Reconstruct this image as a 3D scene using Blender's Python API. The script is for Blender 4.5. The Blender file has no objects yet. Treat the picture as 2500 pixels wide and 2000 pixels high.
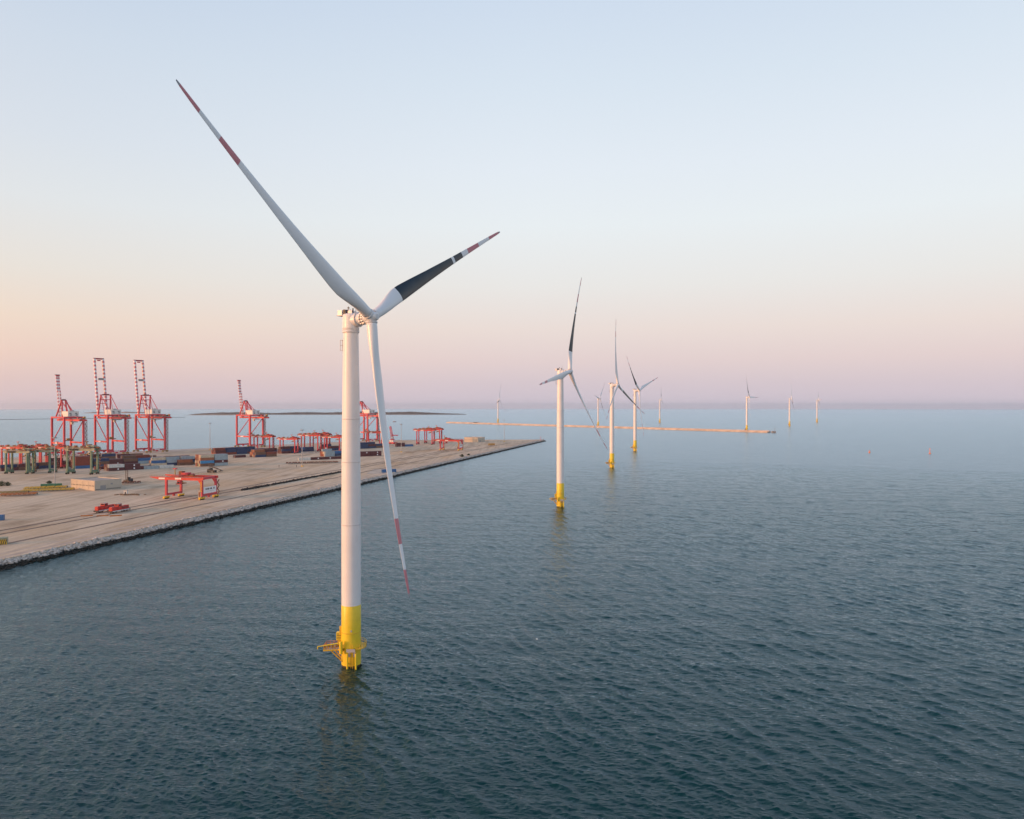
import bpy, bmesh, math, random
import numpy as np
from mathutils import Vector, Matrix
R = math.radians
random.seed(7)
S = bpy.context.scene
COL = S.collection

# ------------------------------------------------------------------ camera
CAM_H, F, CX, CY = 64.3, 1892.0, 1250.0, 990.5      # metres, photo pixels
cam = bpy.data.cameras.new('camera'); camo = bpy.data.objects.new('camera', cam); COL.objects.link(camo)
cam.sensor_fit = 'HORIZONTAL'; cam.sensor_width = 36.0; cam.lens = F/2500*36
cam.clip_start = 1.0; cam.clip_end = 150000
camo.location = (0, 0, CAM_H)
camo.rotation_euler = (R(90) - math.atan((1000-CY)/F), 0, 0)
S.camera = camo

# ------------------------------------------------------------------ sky, sun, exposure
SUN_AZ, SUN_EL = -112.0, 9.0                          # low sun far to the left, a little behind the camera
def lin(c):
    return tuple(((v/255)/12.92 if v/255 <= .04045 else ((v/255+.055)/1.055)**2.4) for v in c) + (1.0,)
W = bpy.data.worlds.new('World'); S.world = W; W.use_nodes = True
nt = W.node_tree; N = nt.nodes; L = nt.links; N.clear()
def nd(t, **k):
    n = N.new(t)
    for a, b in k.items(): setattr(n, a, b)
    return n
tc = nd('ShaderNodeTexCoord'); sep = nd('ShaderNodeSeparateXYZ'); L.new(tc.outputs['Generated'], sep.inputs[0])
asn = nd('ShaderNodeMath', operation='ARCSINE'); L.new(sep.outputs['Z'], asn.inputs[0])
fac = nd('ShaderNodeMath', operation='MULTIPLY'); L.new(asn.outputs[0], fac.inputs[0]); fac.inputs[1].default_value = 1/R(90)
def ramp(stops):
    r = nd('ShaderNodeValToRGB'); el = r.color_ramp.elements
    while len(el) > 1: el.remove(el[-1])
    el[0].position = stops[0][0]/90; el[0].color = lin(stops[0][1])
    for e, c in stops[1:]:
        x = el.new(e/90); x.color = lin(c)
    L.new(fac.outputs[0], r.inputs[0]); return r
anti = ramp([(0,(209,197,209)),(1.5,(214,199,206)),(3.3,(227,208,207)),(5.6,(234,220,214)),(8.7,(233,231,228)),(13,(232,238,241)),
             (17,(227,235,243)),(22.5,(216,228,240)),(27.6,(206,220,237)),(33,(164,196,226)),(40,(112,156,200)),(52,(80,130,180)),(90,(76,120,174))])
sunr = ramp([(0,(228,190,176)),(1.5,(238,194,170)),(3.3,(250,204,166)),(5.6,(245,212,172)),(8.7,(228,212,192)),(13,(208,207,208)),
             (17,(190,198,210)),(22.5,(182,194,213)),(27.6,(164,184,212)),(33,(158,186,214)),(40,(114,154,196)),(52,(80,130,180)),(90,(76,120,174))])
cmb = nd('ShaderNodeCombineXYZ'); L.new(sep.outputs['X'], cmb.inputs[0]); L.new(sep.outputs['Y'], cmb.inputs[1])
nrm = nd('ShaderNodeVectorMath', operation='NORMALIZE'); L.new(cmb.outputs[0], nrm.inputs[0])
dt = nd('ShaderNodeVectorMath', operation='DOT_PRODUCT'); L.new(nrm.outputs[0], dt.inputs[0])
dt.inputs[1].default_value = (math.sin(R(SUN_AZ)), math.cos(R(SUN_AZ)), 0)
mr = nd('ShaderNodeMapRange'); L.new(dt.outputs['Value'], mr.inputs['Value'])
mr.inputs['From Min'].default_value = -.4; mr.inputs['From Max'].default_value = 1
pw = nd('ShaderNodeMath', operation='POWER'); L.new(mr.outputs[0], pw.inputs[0]); pw.inputs[1].default_value = 1.2
mx = nd('ShaderNodeMix', data_type='RGBA'); L.new(pw.outputs[0], mx.inputs['Factor']); L.new(anti.outputs[0], mx.inputs['A']); L.new(sunr.outputs[0], mx.inputs['B'])
sky = nd('ShaderNodeTexSky', sky_type='NISHITA', sun_disc=False, sun_elevation=R(SUN_EL), sun_rotation=R(SUN_AZ), altitude=60, dust_density=2.0)
sk = nd('ShaderNodeMix', data_type='RGBA', blend_type='ADD'); sk.inputs['Factor'].default_value = .004
L.new(mx.outputs['Result'], sk.inputs['A']); L.new(sky.outputs[0], sk.inputs['B'])
# the bright warm sky round the sun, outside the frame to the left
SV = (math.sin(R(SUN_AZ))*math.cos(R(SUN_EL)), math.cos(R(SUN_AZ))*math.cos(R(SUN_EL)), math.sin(R(SUN_EL)))
d3 = nd('ShaderNodeVectorMath', operation='DOT_PRODUCT'); L.new(tc.outputs['Generated'], d3.inputs[0]); d3.inputs[1].default_value = SV
c3 = nd('ShaderNodeMath', operation='MAXIMUM'); L.new(d3.outputs['Value'], c3.inputs[0]); c3.inputs[1].default_value = 0
p3 = nd('ShaderNodeMath', operation='POWER'); L.new(c3.outputs[0], p3.inputs[0]); p3.inputs[1].default_value = 3.2
gl = nd('ShaderNodeMix', data_type='RGBA', blend_type='ADD'); L.new(p3.outputs[0], gl.inputs['Factor'])
gl.inputs['B'].default_value = (2.0, 1.28, .74, 1); L.new(sk.outputs['Result'], gl.inputs['A'])
bg = nd('ShaderNodeBackground'); L.new(gl.outputs['Result'], bg.inputs[0]); bg.inputs[1].default_value = 1.0
out = nd('ShaderNodeOutputWorld'); L.new(bg.outputs[0], out.inputs[0])

sl = bpy.data.lights.new('sun', 'SUN'); sl.energy = 2.8; sl.angle = R(.6); sl.color = (1.0, .41, .15)
so = bpy.data.objects.new('sun', sl); COL.objects.link(so); so.location = (-300, -100, 300)
sd = Vector((math.sin(R(SUN_AZ))*math.cos(R(SUN_EL)), math.cos(R(SUN_AZ))*math.cos(R(SUN_EL)), math.sin(R(SUN_EL))))
so.rotation_euler = sd.to_track_quat('Z', 'Y').to_euler()
S.view_settings.view_transform = 'Standard'; S.view_settings.look = 'None'
S.view_settings.exposure = 0; S.view_settings.gamma = 1
S.cycles.volume_bounces = 3; S.cycles.max_bounces = 6

# ------------------------------------------------------------------ materials
def mat(name, col, rough=.6, spec=.5, metal=0, var=.0, scale=.5, bump=0, dirt=None):
    m = bpy.data.materials.new(name); m.use_nodes = True
    t = m.node_tree; b = t.nodes['Principled BSDF']
    b.inputs['Roughness'].default_value = rough; b.inputs['Metallic'].default_value = metal
    b.inputs['Specular IOR Level'].default_value = spec
    c = tuple(col)+(1,)
    if var or dirt:
        g = t.nodes.new('ShaderNodeNewGeometry'); n = t.nodes.new('ShaderNodeTexNoise')
        n.inputs['Scale'].default_value = scale; n.inputs['Detail'].default_value = 6
        t.links.new(g.outputs['Position'], n.inputs['Vector'])
        r = t.nodes.new('ShaderNodeValToRGB'); t.links.new(n.outputs['Fac'], r.inputs[0])
        d = dirt or tuple(x*(1-var) for x in col)
        r.color_ramp.elements[0].position = .35; r.color_ramp.elements[0].color = tuple(d)+(1,)
        r.color_ramp.elements[1].position = .62; r.color_ramp.elements[1].color = c
        t.links.new(r.outputs[0], b.inputs['Base Color'])
    else: b.inputs['Base Color'].default_value = c
    return m
M = {}
M['white'] = mat('white_paint', (.80,.80,.79), .35, var=.05, scale=.25)
M['seam'] = mat('seam', (.66,.65,.64), .6)
M['yellow'] = mat('yellow_paint', (.84,.63,.03), .4, var=.1, scale=.4)
M['yellow_steel'] = mat('yellow_steel', (.80,.50,.03), .5, var=.25, scale=1)
M['grate'] = mat('grating', (.42,.42,.43), .6)
M['dark'] = mat('dark_equipment', (.035,.037,.045), .5)
M['wet'] = mat('marine_growth', (.06,.045,.02), .6)
M['blade_white'] = mat('blade_white', (.80,.81,.81), .3, var=.04, scale=.1)
M['blade_red'] = mat('blade_red', (.60,.19,.22), .4, var=.06, scale=.3)
M['blade_black'] = mat('blade_black', (.022,.026,.034), .3, var=.35, scale=.35)
M['tip'] = mat('blade_tip', (.30,.30,.32), .4)
M['red'] = mat('crane_red', (.56,.05,.078), .5, var=.18, scale=.12)
M['orange_red'] = mat('gantry_red', (.66,.06,.05), .5, var=.18, scale=.12)
M['green'] = mat('crane_green', (.13,.23,.16), .55, var=.25, scale=.2)
M['olive'] = mat('faded_green', (.34,.36,.25), .6, var=.25, scale=.2)
M['house'] = mat('machinery_white', (.74,.73,.69), .5, var=.06, scale=.3)
M['glass'] = mat('dark_glass', (.03,.04,.05), .15)
M['steel'] = mat('grey_steel', (.30,.30,.30), .5, metal=.2)
M['pole'] = mat('mast_grey', (.42,.42,.41), .5)
M['rust'] = mat('rust', (.26,.10,.05), .8, var=.35, scale=.8)
M['ochre'] = mat('bogie_ochre', (.42,.27,.08), .7, var=.3, scale=.5)
M['tyre'] = mat('tyre_black', (.02,.02,.02), .8)
M['sign'] = mat('sign_white', (.80,.80,.80), .5)
M['concrete'] = mat('concrete', (.52,.46,.38), .9, var=.22, scale=.12)
M['wall'] = mat('warehouse_wall', (.54,.48,.39), .8, var=.10, scale=.2)
M['roofing'] = mat('warehouse_roof', (.38,.345,.31), .8, var=.15, scale=.1)
M['loco'] = mat('engine_red', (.55,.035,.03), .4, var=.08, scale=.5)
M['foliage'] = mat('shrub_leaf', (.055,.085,.035), .9, var=.4, scale=1.5)
M['bark'] = mat('shrub_wood', (.09,.06,.04), .9)
M['heap'] = mat('dark_heap', (.045,.035,.028), .95, var=.4, scale=.6)
M['soil'] = mat('brown_soil', (.24,.15,.08), .95, var=.4, scale=.6)
M['orange'] = mat('orange_paint', (.65,.22,.05), .6, var=.3, scale=.7)
M['buoy'] = mat('buoy_orange', (.85,.22,.05), .5)
M['blue'] = mat('blue_paint', (.06,.20,.38), .5)
CC = {'M':('maroon',(.115,.026,.03)),'R':('rust red',(.26,.055,.03)),'O':('orange brown',(.36,.13,.06)),'N':('navy blue',(.025,.05,.13)),
      'B':('blue',(.04,.15,.36)),'P':('pale blue grey',(.36,.44,.48)),'C':('cream',(.62,.52,.38)),'W':('white',(.70,.70,.66)),
      'T':('bright blue',(.06,.28,.55)),'G':('green',(.07,.24,.14)),'K':('brown',(.20,.10,.06))}
for k, (n, c) in CC.items(): M['c_'+k] = mat('container_'+n.replace(' ','_'), c, .55, var=.22, scale=.5)

# ------------------------------------------------------------------ mesh helpers
class MB:
    def __init__(s): s.v=[]; s.f=[]; s.m=[]; s.mats=[]; s.sm=[]
    def mi(s, m):
        if m not in s.mats: s.mats.append(m)
        return s.mats.index(m)
    def add(s, vs, fs, m, smooth=False):
        o=len(s.v); i=s.mi(m); s.v += [tuple(v) for v in vs]
        for f in fs: s.f.append([a+o for a in f]); s.m.append(i); s.sm.append(smooth)
    def box(s, c, d, m, rz=0):
        c=Vector(c); h=Vector(d)/2; q=Matrix.Rotation(rz,3,'Z')
        vs=[c+q@Vector((x*h.x,y*h.y,z*h.z)) for x in (-1,1) for y in (-1,1) for z in (-1,1)]
        s.add(vs,[(0,1,3,2),(4,6,7,5),(0,4,5,1),(2,3,7,6),(0,2,6,4),(1,5,7,3)],m); return s
    def beam(s, p, q, w, h, m, up=(0,0,1), w2=None, h2=None):
        p=Vector(p);q=Vector(q);d=(q-p).normalized();u=Vector(up)
        if abs(d.dot(u))>.98: u=Vector((1,0,0))
        x=d.cross(u).normalized();y=x.cross(d)
        w2=w2 or w;h2=h2 or h
        vs=[p+x*a*w/2+y*b*h/2 for a,b in((-1,-1),(1,-1),(1,1),(-1,1))]+[q+x*a*w2/2+y*b*h2/2 for a,b in((-1,-1),(1,-1),(1,1),(-1,1))]
        s.add(vs,[(3,2,1,0),(4,5,6,7),(0,1,5,4),(1,2,6,5),(2,3,7,6),(3,0,4,7)],m); return s
    def cyl(s, p, q, r0, r1, m, n=12, caps=True, smooth=True):
        p=Vector(p);q=Vector(q);d=(q-p).normalized();u=Vector((0,0,1)) if abs(d.z)<.9 else Vector((1,0,0))
        x=d.cross(u).normalized();y=d.cross(x)
        vs=[];
        for c,r in((p,r0),(q,r1)): vs+=[c+(x*math.cos(2*math.pi*i/n)+y*math.sin(2*math.pi*i/n))*r for i in range(n)]
        s.add(vs,[(i,(i+1)%n,n+(i+1)%n,n+i)[::-1] for i in range(n)],m,smooth)
        if caps:
            s.add(vs[:n],[tuple(range(n))],m); s.add(vs[n:],[tuple(range(n))[::-1]],m)
        return s
    def lathe(s, prof, m, n=48, cx=0, cy=0, smooth=True):
        vs=[];fs=[]
        for r,z in prof: vs+=[(cx+r*math.cos(2*math.pi*i/n),cy+r*math.sin(2*math.pi*i/n),z) for i in range(n)]
        for k in range(len(prof)-1): fs+=[(k*n+i,k*n+(i+1)%n,(k+1)*n+(i+1)%n,(k+1)*n+i) for i in range(n)]
        s.add(vs,fs,m,smooth); return s
    def disc(s, r, z, m, n=48, cx=0, cy=0):
        s.add([(cx+r*math.cos(2*math.pi*i/n),cy+r*math.sin(2*math.pi*i/n),z) for i in range(n)],[tuple(range(n))],m); return s
    def prism(s, pts, z0, z1, m):
        n=len(pts); vs=[(x,y,z0) for x,y in pts]+[(x,y,z1) for x,y in pts]
        s.add(vs,[tuple(range(n))[::-1],tuple(range(n,2*n))]+[(i,(i+1)%n,n+(i+1)%n,n+i) for i in range(n)],m); return s
    def blob(s, c, r, m, jit=.25, sq=(1,1,1), sub=0):
        vs,fs=ICO[sub]; c=Vector(c)
        s.add([c+Vector((v[0]*r*sq[0],v[1]*r*sq[1],v[2]*r*sq[2]))*(1+random.uniform(-jit,jit)) for v in vs],fs,m); return s
    def mesh(s, name):
        me=bpy.data.meshes.new(name); me.from_pydata(s.v,[],s.f)
        for m in s.mats: me.materials.append(M[m] if isinstance(m,str) else m)
        me.polygons.foreach_set('material_index',s.m); me.polygons.foreach_set('use_smooth',s.sm)
        me.update(); return me
    def build(s, name, parent=None, loc=None):
        return link(name, s.mesh(name), parent, loc)
ICO=[]
for sub in (1,2):
    b=bmesh.new(); bmesh.ops.create_icosphere(b,subdivisions=sub,radius=1); b.verts.ensure_lookup_table()
    ICO.append(([tuple(v.co) for v in b.verts],[tuple(v.index for v in f.verts) for f in b.faces])); b.free()
def link(name, me, parent=None, loc=None):
    o=bpy.data.objects.new(name,me); COL.objects.link(o)
    if parent: o.parent=parent
    if loc is not None: o.location=loc
    return o
def empty(name, loc, rz=0):
    o=bpy.data.objects.new(name,None); COL.objects.link(o); o.location=loc; o.rotation_euler=(0,0,rz); o.empty_display_size=1; return o
def tag(o, label, cat, group=None):
    o['label']=label; o['category']=cat
    if group: o['group']=group
    return o
def kind(o, k='structure'): o['kind']=k; return o
KIDS={}
def dup(o, parent=None):
    c=o.copy(); COL.objects.link(c)
    if parent: c.parent=parent
    for ch in list(o.children): dup(ch,c)
    return c
def drop(X,Y): return -(X*X+Y*Y)/(2*7.4e6)            # the sea curves away below the horizon
def G(px,py,z=3.0):                                    # where the photo's point lies on the quay's ground
    Y=F*(CAM_H-z)/(py-CY); return Vector(((px-CX)/F*Y,Y,z))
def az(a): return Vector((math.sin(R(a)),math.cos(R(a)),0))
ORD=['first','second','third','fourth','fifth','sixth','seventh','eighth','ninth','tenth','eleventh','twelfth','thirteenth','fourteenth','fifteenth','sixteenth','seventeenth','eighteenth']

# ------------------------------------------------------------------ sea
def sea_material():
    m=bpy.data.materials.new('sea_water'); m.use_nodes=True; t=m.node_tree; t.nodes.clear()
    out=t.nodes.new('ShaderNodeOutputMaterial'); ms=t.nodes.new('ShaderNodeMixShader'); t.links.new(ms.outputs[0],out.inputs['Surface'])
    body=t.nodes.new('ShaderNodeBsdfDiffuse'); body.inputs['Color'].default_value=(.001,.028,.027,1)
    gls=t.nodes.new('ShaderNodeBsdfGlossy'); gls.inputs['Color'].default_value=(.69,.845,.955,1)
    fr=t.nodes.new('ShaderNodeFresnel'); fr.inputs['IOR'].default_value=1.333
    t.links.new(fr.outputs[0],ms.inputs[0]); t.links.new(body.outputs[0],ms.inputs[1]); t.links.new(gls.outputs[0],ms.inputs[2])
    g=t.nodes.new('ShaderNodeNewGeometry')
    def noise(rot,sc,det,rough=.55):
        mp=t.nodes.new('ShaderNodeMapping'); mp.inputs['Rotation'].default_value=(0,0,R(rot)); mp.inputs['Scale'].default_value=sc
        n=t.nodes.new('ShaderNodeTexNoise'); n.inputs['Scale'].default_value=1; n.inputs['Detail'].default_value=det; n.inputs['Roughness'].default_value=rough
        t.links.new(g.outputs['Position'],mp.inputs['Vector']); t.links.new(mp.outputs[0],n.inputs['Vector']); return n
    def bump(n,dist,prev):
        bp=t.nodes.new('ShaderNodeBump'); bp.inputs['Distance'].default_value=dist; bp.inputs['Strength'].default_value=1
        t.links.new(n.outputs['Fac'],bp.inputs['Height'])
        if prev: t.links.new(prev.outputs[0],bp.inputs['Normal'])
        return bp
    # open water farther out is rougher than the sheltered water by the near turbine
    ln=t.nodes.new('ShaderNodeVectorMath'); ln.operation='LENGTH'; t.links.new(g.outputs['Position'],ln.inputs[0])
    mr=t.nodes.new('ShaderNodeMapRange'); mr.interpolation_type='SMOOTHSTEP'; t.links.new(ln.outputs['Value'],mr.inputs['Value'])
    mr.inputs['From Min'].default_value=100; mr.inputs['From Max'].default_value=1000; mr.inputs['To Min'].default_value=.04; mr.inputs['To Max'].default_value=.21
    t.links.new(mr.outputs[0],gls.inputs['Roughness'])
    b0=bump(noise(25,(.035,.085,.1),4,.6),.9,None)          # broad wind swell that still shows far out
    b1=bump(noise(38,(.42,.24,.2),3),.20,b0)
    b2=bump(noise(12,(1.0,2.1,1),5,.62),.15,b1)
    for n in (body,gls,fr): t.links.new(b2.outputs[0],n.inputs['Normal'])
    return m
def sea_grid(a0,a1,na,radii,waves):
    A=np.linspace(R(a0),R(a1),na); RR=np.array(radii)
    r,a=np.meshgrid(RR,A,indexing='ij'); X=r*np.sin(a); Y=r*np.cos(a); Z=-(r*r)/(2*7.4e6); DX=np.zeros_like(X); DY=np.zeros_like(X)
    if waves:
        near=r[:,0]<900; cell=np.maximum(np.gradient(RR)[near][:,None],RR[near][:,None]*R(a1-a0)/na)
        xs,ys=X[near].copy(),Y[near].copy()
        # gusts: the wind roughens the surface in long uneven patches
        gust=1+.22*np.sin(xs*.021+ys*.009+1)+.18*np.sin(ys*.034-xs*.012+.6*np.sin(xs*.03)+2)+.14*np.sin(xs*.07+ys*.05+np.sin(ys*.04))
        for lam,th,slope,ph in waves:
            k=2*math.pi/lam; am=slope/k*(gust if lam<3 else 1)*np.clip((lam/cell-2.0)/1.6,0,1)
            p=k*(math.sin(th)*xs+math.cos(th)*ys)+ph
            Z[near]+=am*np.cos(p); DX[near]-=.95*am*math.sin(th)*np.sin(p); DY[near]-=.95*am*math.cos(th)*np.sin(p)
    X=X+DX;Y=Y+DY
    V=np.stack([X.ravel(),Y.ravel(),Z.ravel()],1)
    i=np.arange(len(RR)-1)[:,None]*na+np.arange(na-1)[None,:]
    Q=np.stack([i,i+1,i+na+1,i+na],-1).reshape(-1,4)
    return V,Q
rng=np.random.RandomState(3); waves=[]
def fan(n,l0,l1,a,spread,rms):
    for i in range(n):
        lam=math.exp(rng.uniform(math.log(l0),math.log(l1))); th=R(a)+R(spread)*rng.randn()
        waves.append((lam,th,rms*math.sqrt(2/n),rng.uniform(0,6.283)))
fan(40,3.2,6.6,64,15,.092); fan(44,1.5,3.2,48,34,.078); fan(80,.65,1.7,28,46,.118); fan(10,9,18,40,20,.018)
radii=list(np.exp(np.arange(math.log(70),math.log(900),.0019)))
rr=radii[-1]
while rr<60000: rr*=1.03; radii.append(rr)
V1,Q1=sea_grid(-50,50,1300,radii,waves)
V2,Q2=sea_grid(50,310,140,[2,30,70,200,600,2000,8000,30000,60000],None)
V3,Q3=sea_grid(-50,50,80,[2,30,72],None)
V=np.concatenate([V1,V2,V3]); Q=np.concatenate([Q1,Q2+len(V1),Q3+len(V1)+len(V2)])
me=bpy.data.meshes.new('sea'); me.vertices.add(len(V)); me.vertices.foreach_set('co',V.ravel().astype(np.float32))
me.loops.add(Q.size); me.loops.foreach_set('vertex_index',Q.ravel().astype(np.int32)); me.polygons.add(len(Q))
me.polygons.foreach_set('loop_start',np.arange(0,Q.size,4).astype(np.int32)); me.polygons.foreach_set('loop_total',np.full(len(Q),4,np.int32))
me.update(calc_edges=True); me.polygons.foreach_set('use_smooth',np.ones(len(Q),bool)); me.update(); me.materials.append(sea_material())
kind(link('sea',me))

# ------------------------------------------------------------------ quay ground
def ground_material():
    m=bpy.data.materials.new('quay_ground'); m.use_nodes=True; t=m.node_tree; b=t.nodes['Principled BSDF']; b.inputs['Roughness'].default_value=.95
    b.inputs['Specular IOR Level'].default_value=.2
    g=t.nodes.new('ShaderNodeNewGeometry')
    def noise(rot,sc,det):
        mp=t.nodes.new('ShaderNodeMapping'); mp.inputs['Rotation'].default_value=(0,0,R(rot)); mp.inputs['Scale'].default_value=sc
        n=t.nodes.new('ShaderNodeTexNoise'); n.inputs['Scale'].default_value=1; n.inputs['Detail'].default_value=det
        t.links.new(g.outputs['Position'],mp.inputs['Vector']); t.links.new(mp.outputs[0],n.inputs['Vector']); return n
    def rmp(n,p0,c0,p1,c1):
        r=t.nodes.new('ShaderNodeValToRGB'); t.links.new(n.outputs['Fac'],r.inputs[0]); e=r.color_ramp.elements
        e[0].position=p0;e[0].color=c0+(1,);e[1].position=p1;e[1].color=c1+(1,); return r
    def mul(a,b_,f):
        x=t.nodes.new('ShaderNodeMix'); x.data_type='RGBA'; x.blend_type='MULTIPLY'; x.inputs['Factor'].default_value=f
        t.links.new(a,x.inputs['A']); t.links.new(b_,x.inputs['B']); return x.outputs['Result']
    a=rmp(noise(13,(.02,.006,.02),6),.35,(.60,.485,.345),.65,(.72,.60,.445))
    s=rmp(noise(13,(.25,.006,.2),5),.38,(.82,.80,.78),.55,(1,1,1))          # wheel tracks along the quay
    d=rmp(noise(13,(.05,.022,.05),7),.30,(.62,.59,.56),.46,(1,1,1))         # damp dark patches
    f=rmp(noise(0,(.8,.8,.8),5),.3,(.84,.83,.82),.6,(1,1,1))
    q=rmp(noise(60,(.03,.012,.03),5),.52,(1,1,1),.70,(1.0,.87,.72))         # reddish earth
    w=rmp(noise(11,(.9,.012,.5),4),.38,(.84,.82,.80),.56,(1,1,1))          # narrow tyre marks
    v=rmp(noise(35,(.035,.05,.05),8),.60,(1,1,1),.72,(.72,.68,.63))        # oil and rust stains
    k=rmp(noise(100,(.02,.3,.3),3),.28,(.88,.87,.86),.40,(1,1,1))          # marks across the yard
    a2=mul(mul(mul(a.outputs[0],w.outputs[0],.8),v.outputs[0],.9),k.outputs[0],.7)
    c=mul(mul(mul(mul(a2,s.outputs[0],.75),d.outputs[0],.8),f.outputs[0],.8),q.outputs[0],.7)
    t.links.new(c,b.inputs['Base Color']); return m
M['ground']=ground_material(); M['road']=mat('perimeter_road',(.52,.43,.34),.95,var=.3,scale=.15,dirt=(.42,.34,.27))
E0=Vector((-198.7,300.7,0)); ED=(Vector((63,1406,0))-E0).normalized(); EN=Vector((-ED.y,ED.x,0))    # shore edge, and inland
QD=Vector((.6,.8,0)); QO=Vector((-527,999,0))-Vector((.8,-.6,0))*3.0                                     # crane quay
def edge(t,inl=0): p=E0+ED*t+EN*inl; return p
EL=(Vector((63,1406,0))-E0).length
pts=[edge(-420,6.5),edge(EL-6,6.5),QO+QD*470,QO+QD*-900]
MB().prism([(p.x,p.y) for p in pts],-3,3.0,'ground').build('quay_ground'); kind(bpy.data.objects['quay_ground'])
rd=MB()
rd.prism([(p.x,p.y) for p in (edge(-400,8.5),edge(EL-30,8.5),edge(EL-30,12),edge(-400,12))],2.9,3.004,'road')
rd.prism([(p.x,p.y) for p in (edge(-400,16),edge(EL-30,16),edge(EL-30,18),edge(-400,18))],2.9,3.004,'road')
kind(rd.build('service_road'))
ap=MB().prism([(p.x,p.y) for p in (QO+QD*-600+Vector((.8,-.6,0))*.4,QO+QD*465+Vector((.8,-.6,0))*.4,QO+QD*455+Vector((.8,-.6,0))*38,QO+QD*-600+Vector((.8,-.6,0))*38)][::-1],2.9,3.006,'concrete')
kind(ap.build('quay_apron'))
# rock armour along the shore: thousands of boulders, wet and dark at the waterline
def rock_material():
    m=bpy.data.materials.new('armour_rock'); m.use_nodes=True; t=m.node_tree; b=t.nodes['Principled BSDF']; b.inputs['Roughness'].default_value=.9
    g=t.nodes.new('ShaderNodeNewGeometry'); sp=t.nodes.new('ShaderNodeSeparateXYZ'); t.links.new(g.outputs['Position'],sp.inputs[0])
    n=t.nodes.new('ShaderNodeTexNoise'); n.inputs['Scale'].default_value=.35; t.links.new(g.outputs['Position'],n.inputs['Vector'])
    ad=t.nodes.new('ShaderNodeMath'); ad.operation='MULTIPLY_ADD'; t.links.new(n.outputs['Fac'],ad.inputs[0]); ad.inputs[1].default_value=1.2; t.links.new(sp.outputs['Z'],ad.inputs[2])
    r=t.nodes.new('ShaderNodeValToRGB'); t.links.new(ad.outputs[0],r.inputs[0]); e=r.color_ramp.elements
    e[0].position=.0;e[0].color=(.018,.020,.014,1); e[1].position=1;e[1].color=(.68,.60,.52,1)
    mrn=t.nodes.new('ShaderNodeMapRange'); t.links.new(ad.outputs[0],mrn.inputs[0]); mrn.inputs[1].default_value=1.75; mrn.inputs[2].default_value=2.15
    t.links.new(mrn.outputs[0],r.inputs[0]); n2=t.nodes.new('ShaderNodeTexNoise'); n2.inputs['Scale'].default_value=1.4; t.links.new(g.outputs['Position'],n2.inputs['Vector'])
    mr2=t.nodes.new('ShaderNodeMapRange'); t.links.new(n2.outputs['Fac'],mr2.inputs[0]); mr2.inputs[1].default_value=.3; mr2.inputs[2].default_value=.7; mr2.inputs[3].default_value=.55; mr2.inputs[4].default_value=1.1
    x=t.nodes.new('ShaderNodeMix'); x.data_type='RGBA'; x.blend_type='MULTIPLY'; x.inputs['Factor'].default_value=1
    t.links.new(r.outputs[0],x.inputs['A']); t.links.new(mr2.outputs[0],x.inputs['B']); t.links.new(x.outputs['Result'],b.inputs['Base Color']); return m
M['rock']=rock_material()
rk=MB()
sl0=[edge(-420,6.9),edge(EL,6.9),edge(EL+3,0),edge(-420,0)]
rk.add([(sl0[0].x,sl0[0].y,2.7),(sl0[1].x,sl0[1].y,2.7),(sl0[2].x,sl0[2].y,-1.2),(sl0[3].x,sl0[3].y,-1.2)],[(0,3,2,1)],'rock')
t_=-160.0
while t_<EL+2:
    far=max(0,t_)/EL
    for _ in range(12 if far<.35 else 7):
        u=random.random()**.9; r=random.choice((.4,.5,.6,.7,.95))*random.uniform(.85,1.15)*(1+.3*far)
        p=edge(t_+random.uniform(0,1.6),u*7.0); z=-.5+3.2*min(1,u*1.02)+random.uniform(-.3,.25)
        rk.blob((p.x,p.y,z),r,'rock',.28,(random.uniform(.8,1.3),random.uniform(.8,1.3),random.uniform(.55,.9)))
    t_+=1.35+1.2*far
kind(rk.build('rock_armour'),'stuff')
# rails on the ground
def track(i,inl,a,b,label):
    r=empty('railway_track',tuple(edge(a,inl))[:2]+(3.0,)); tag(r,label,'railway','railway tracks')
    o=edge(a,inl)
    for s in (-.72,.72):
        p=EN*s; q=ED*(b-a)+EN*s; MB().beam((p.x,p.y,.09),(q.x,q.y,.09),.09,.12,'rust').build('rail',r)
    bed=MB(); q=ED*(b-a)
    bed.beam((0,0,.0),(q.x,q.y,.0),2.5,.03,M['road']).build('track_bed',r)
track(0,68.8,-80,900,'long thin railway track running under the red locomotive farther from the sea')
track(1,59.2,-80,900,'long thin railway track running under the red locomotive nearer the sea')
track(2,35,-60,1000,'railway track nearest the shore road, with nothing standing on it')

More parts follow.
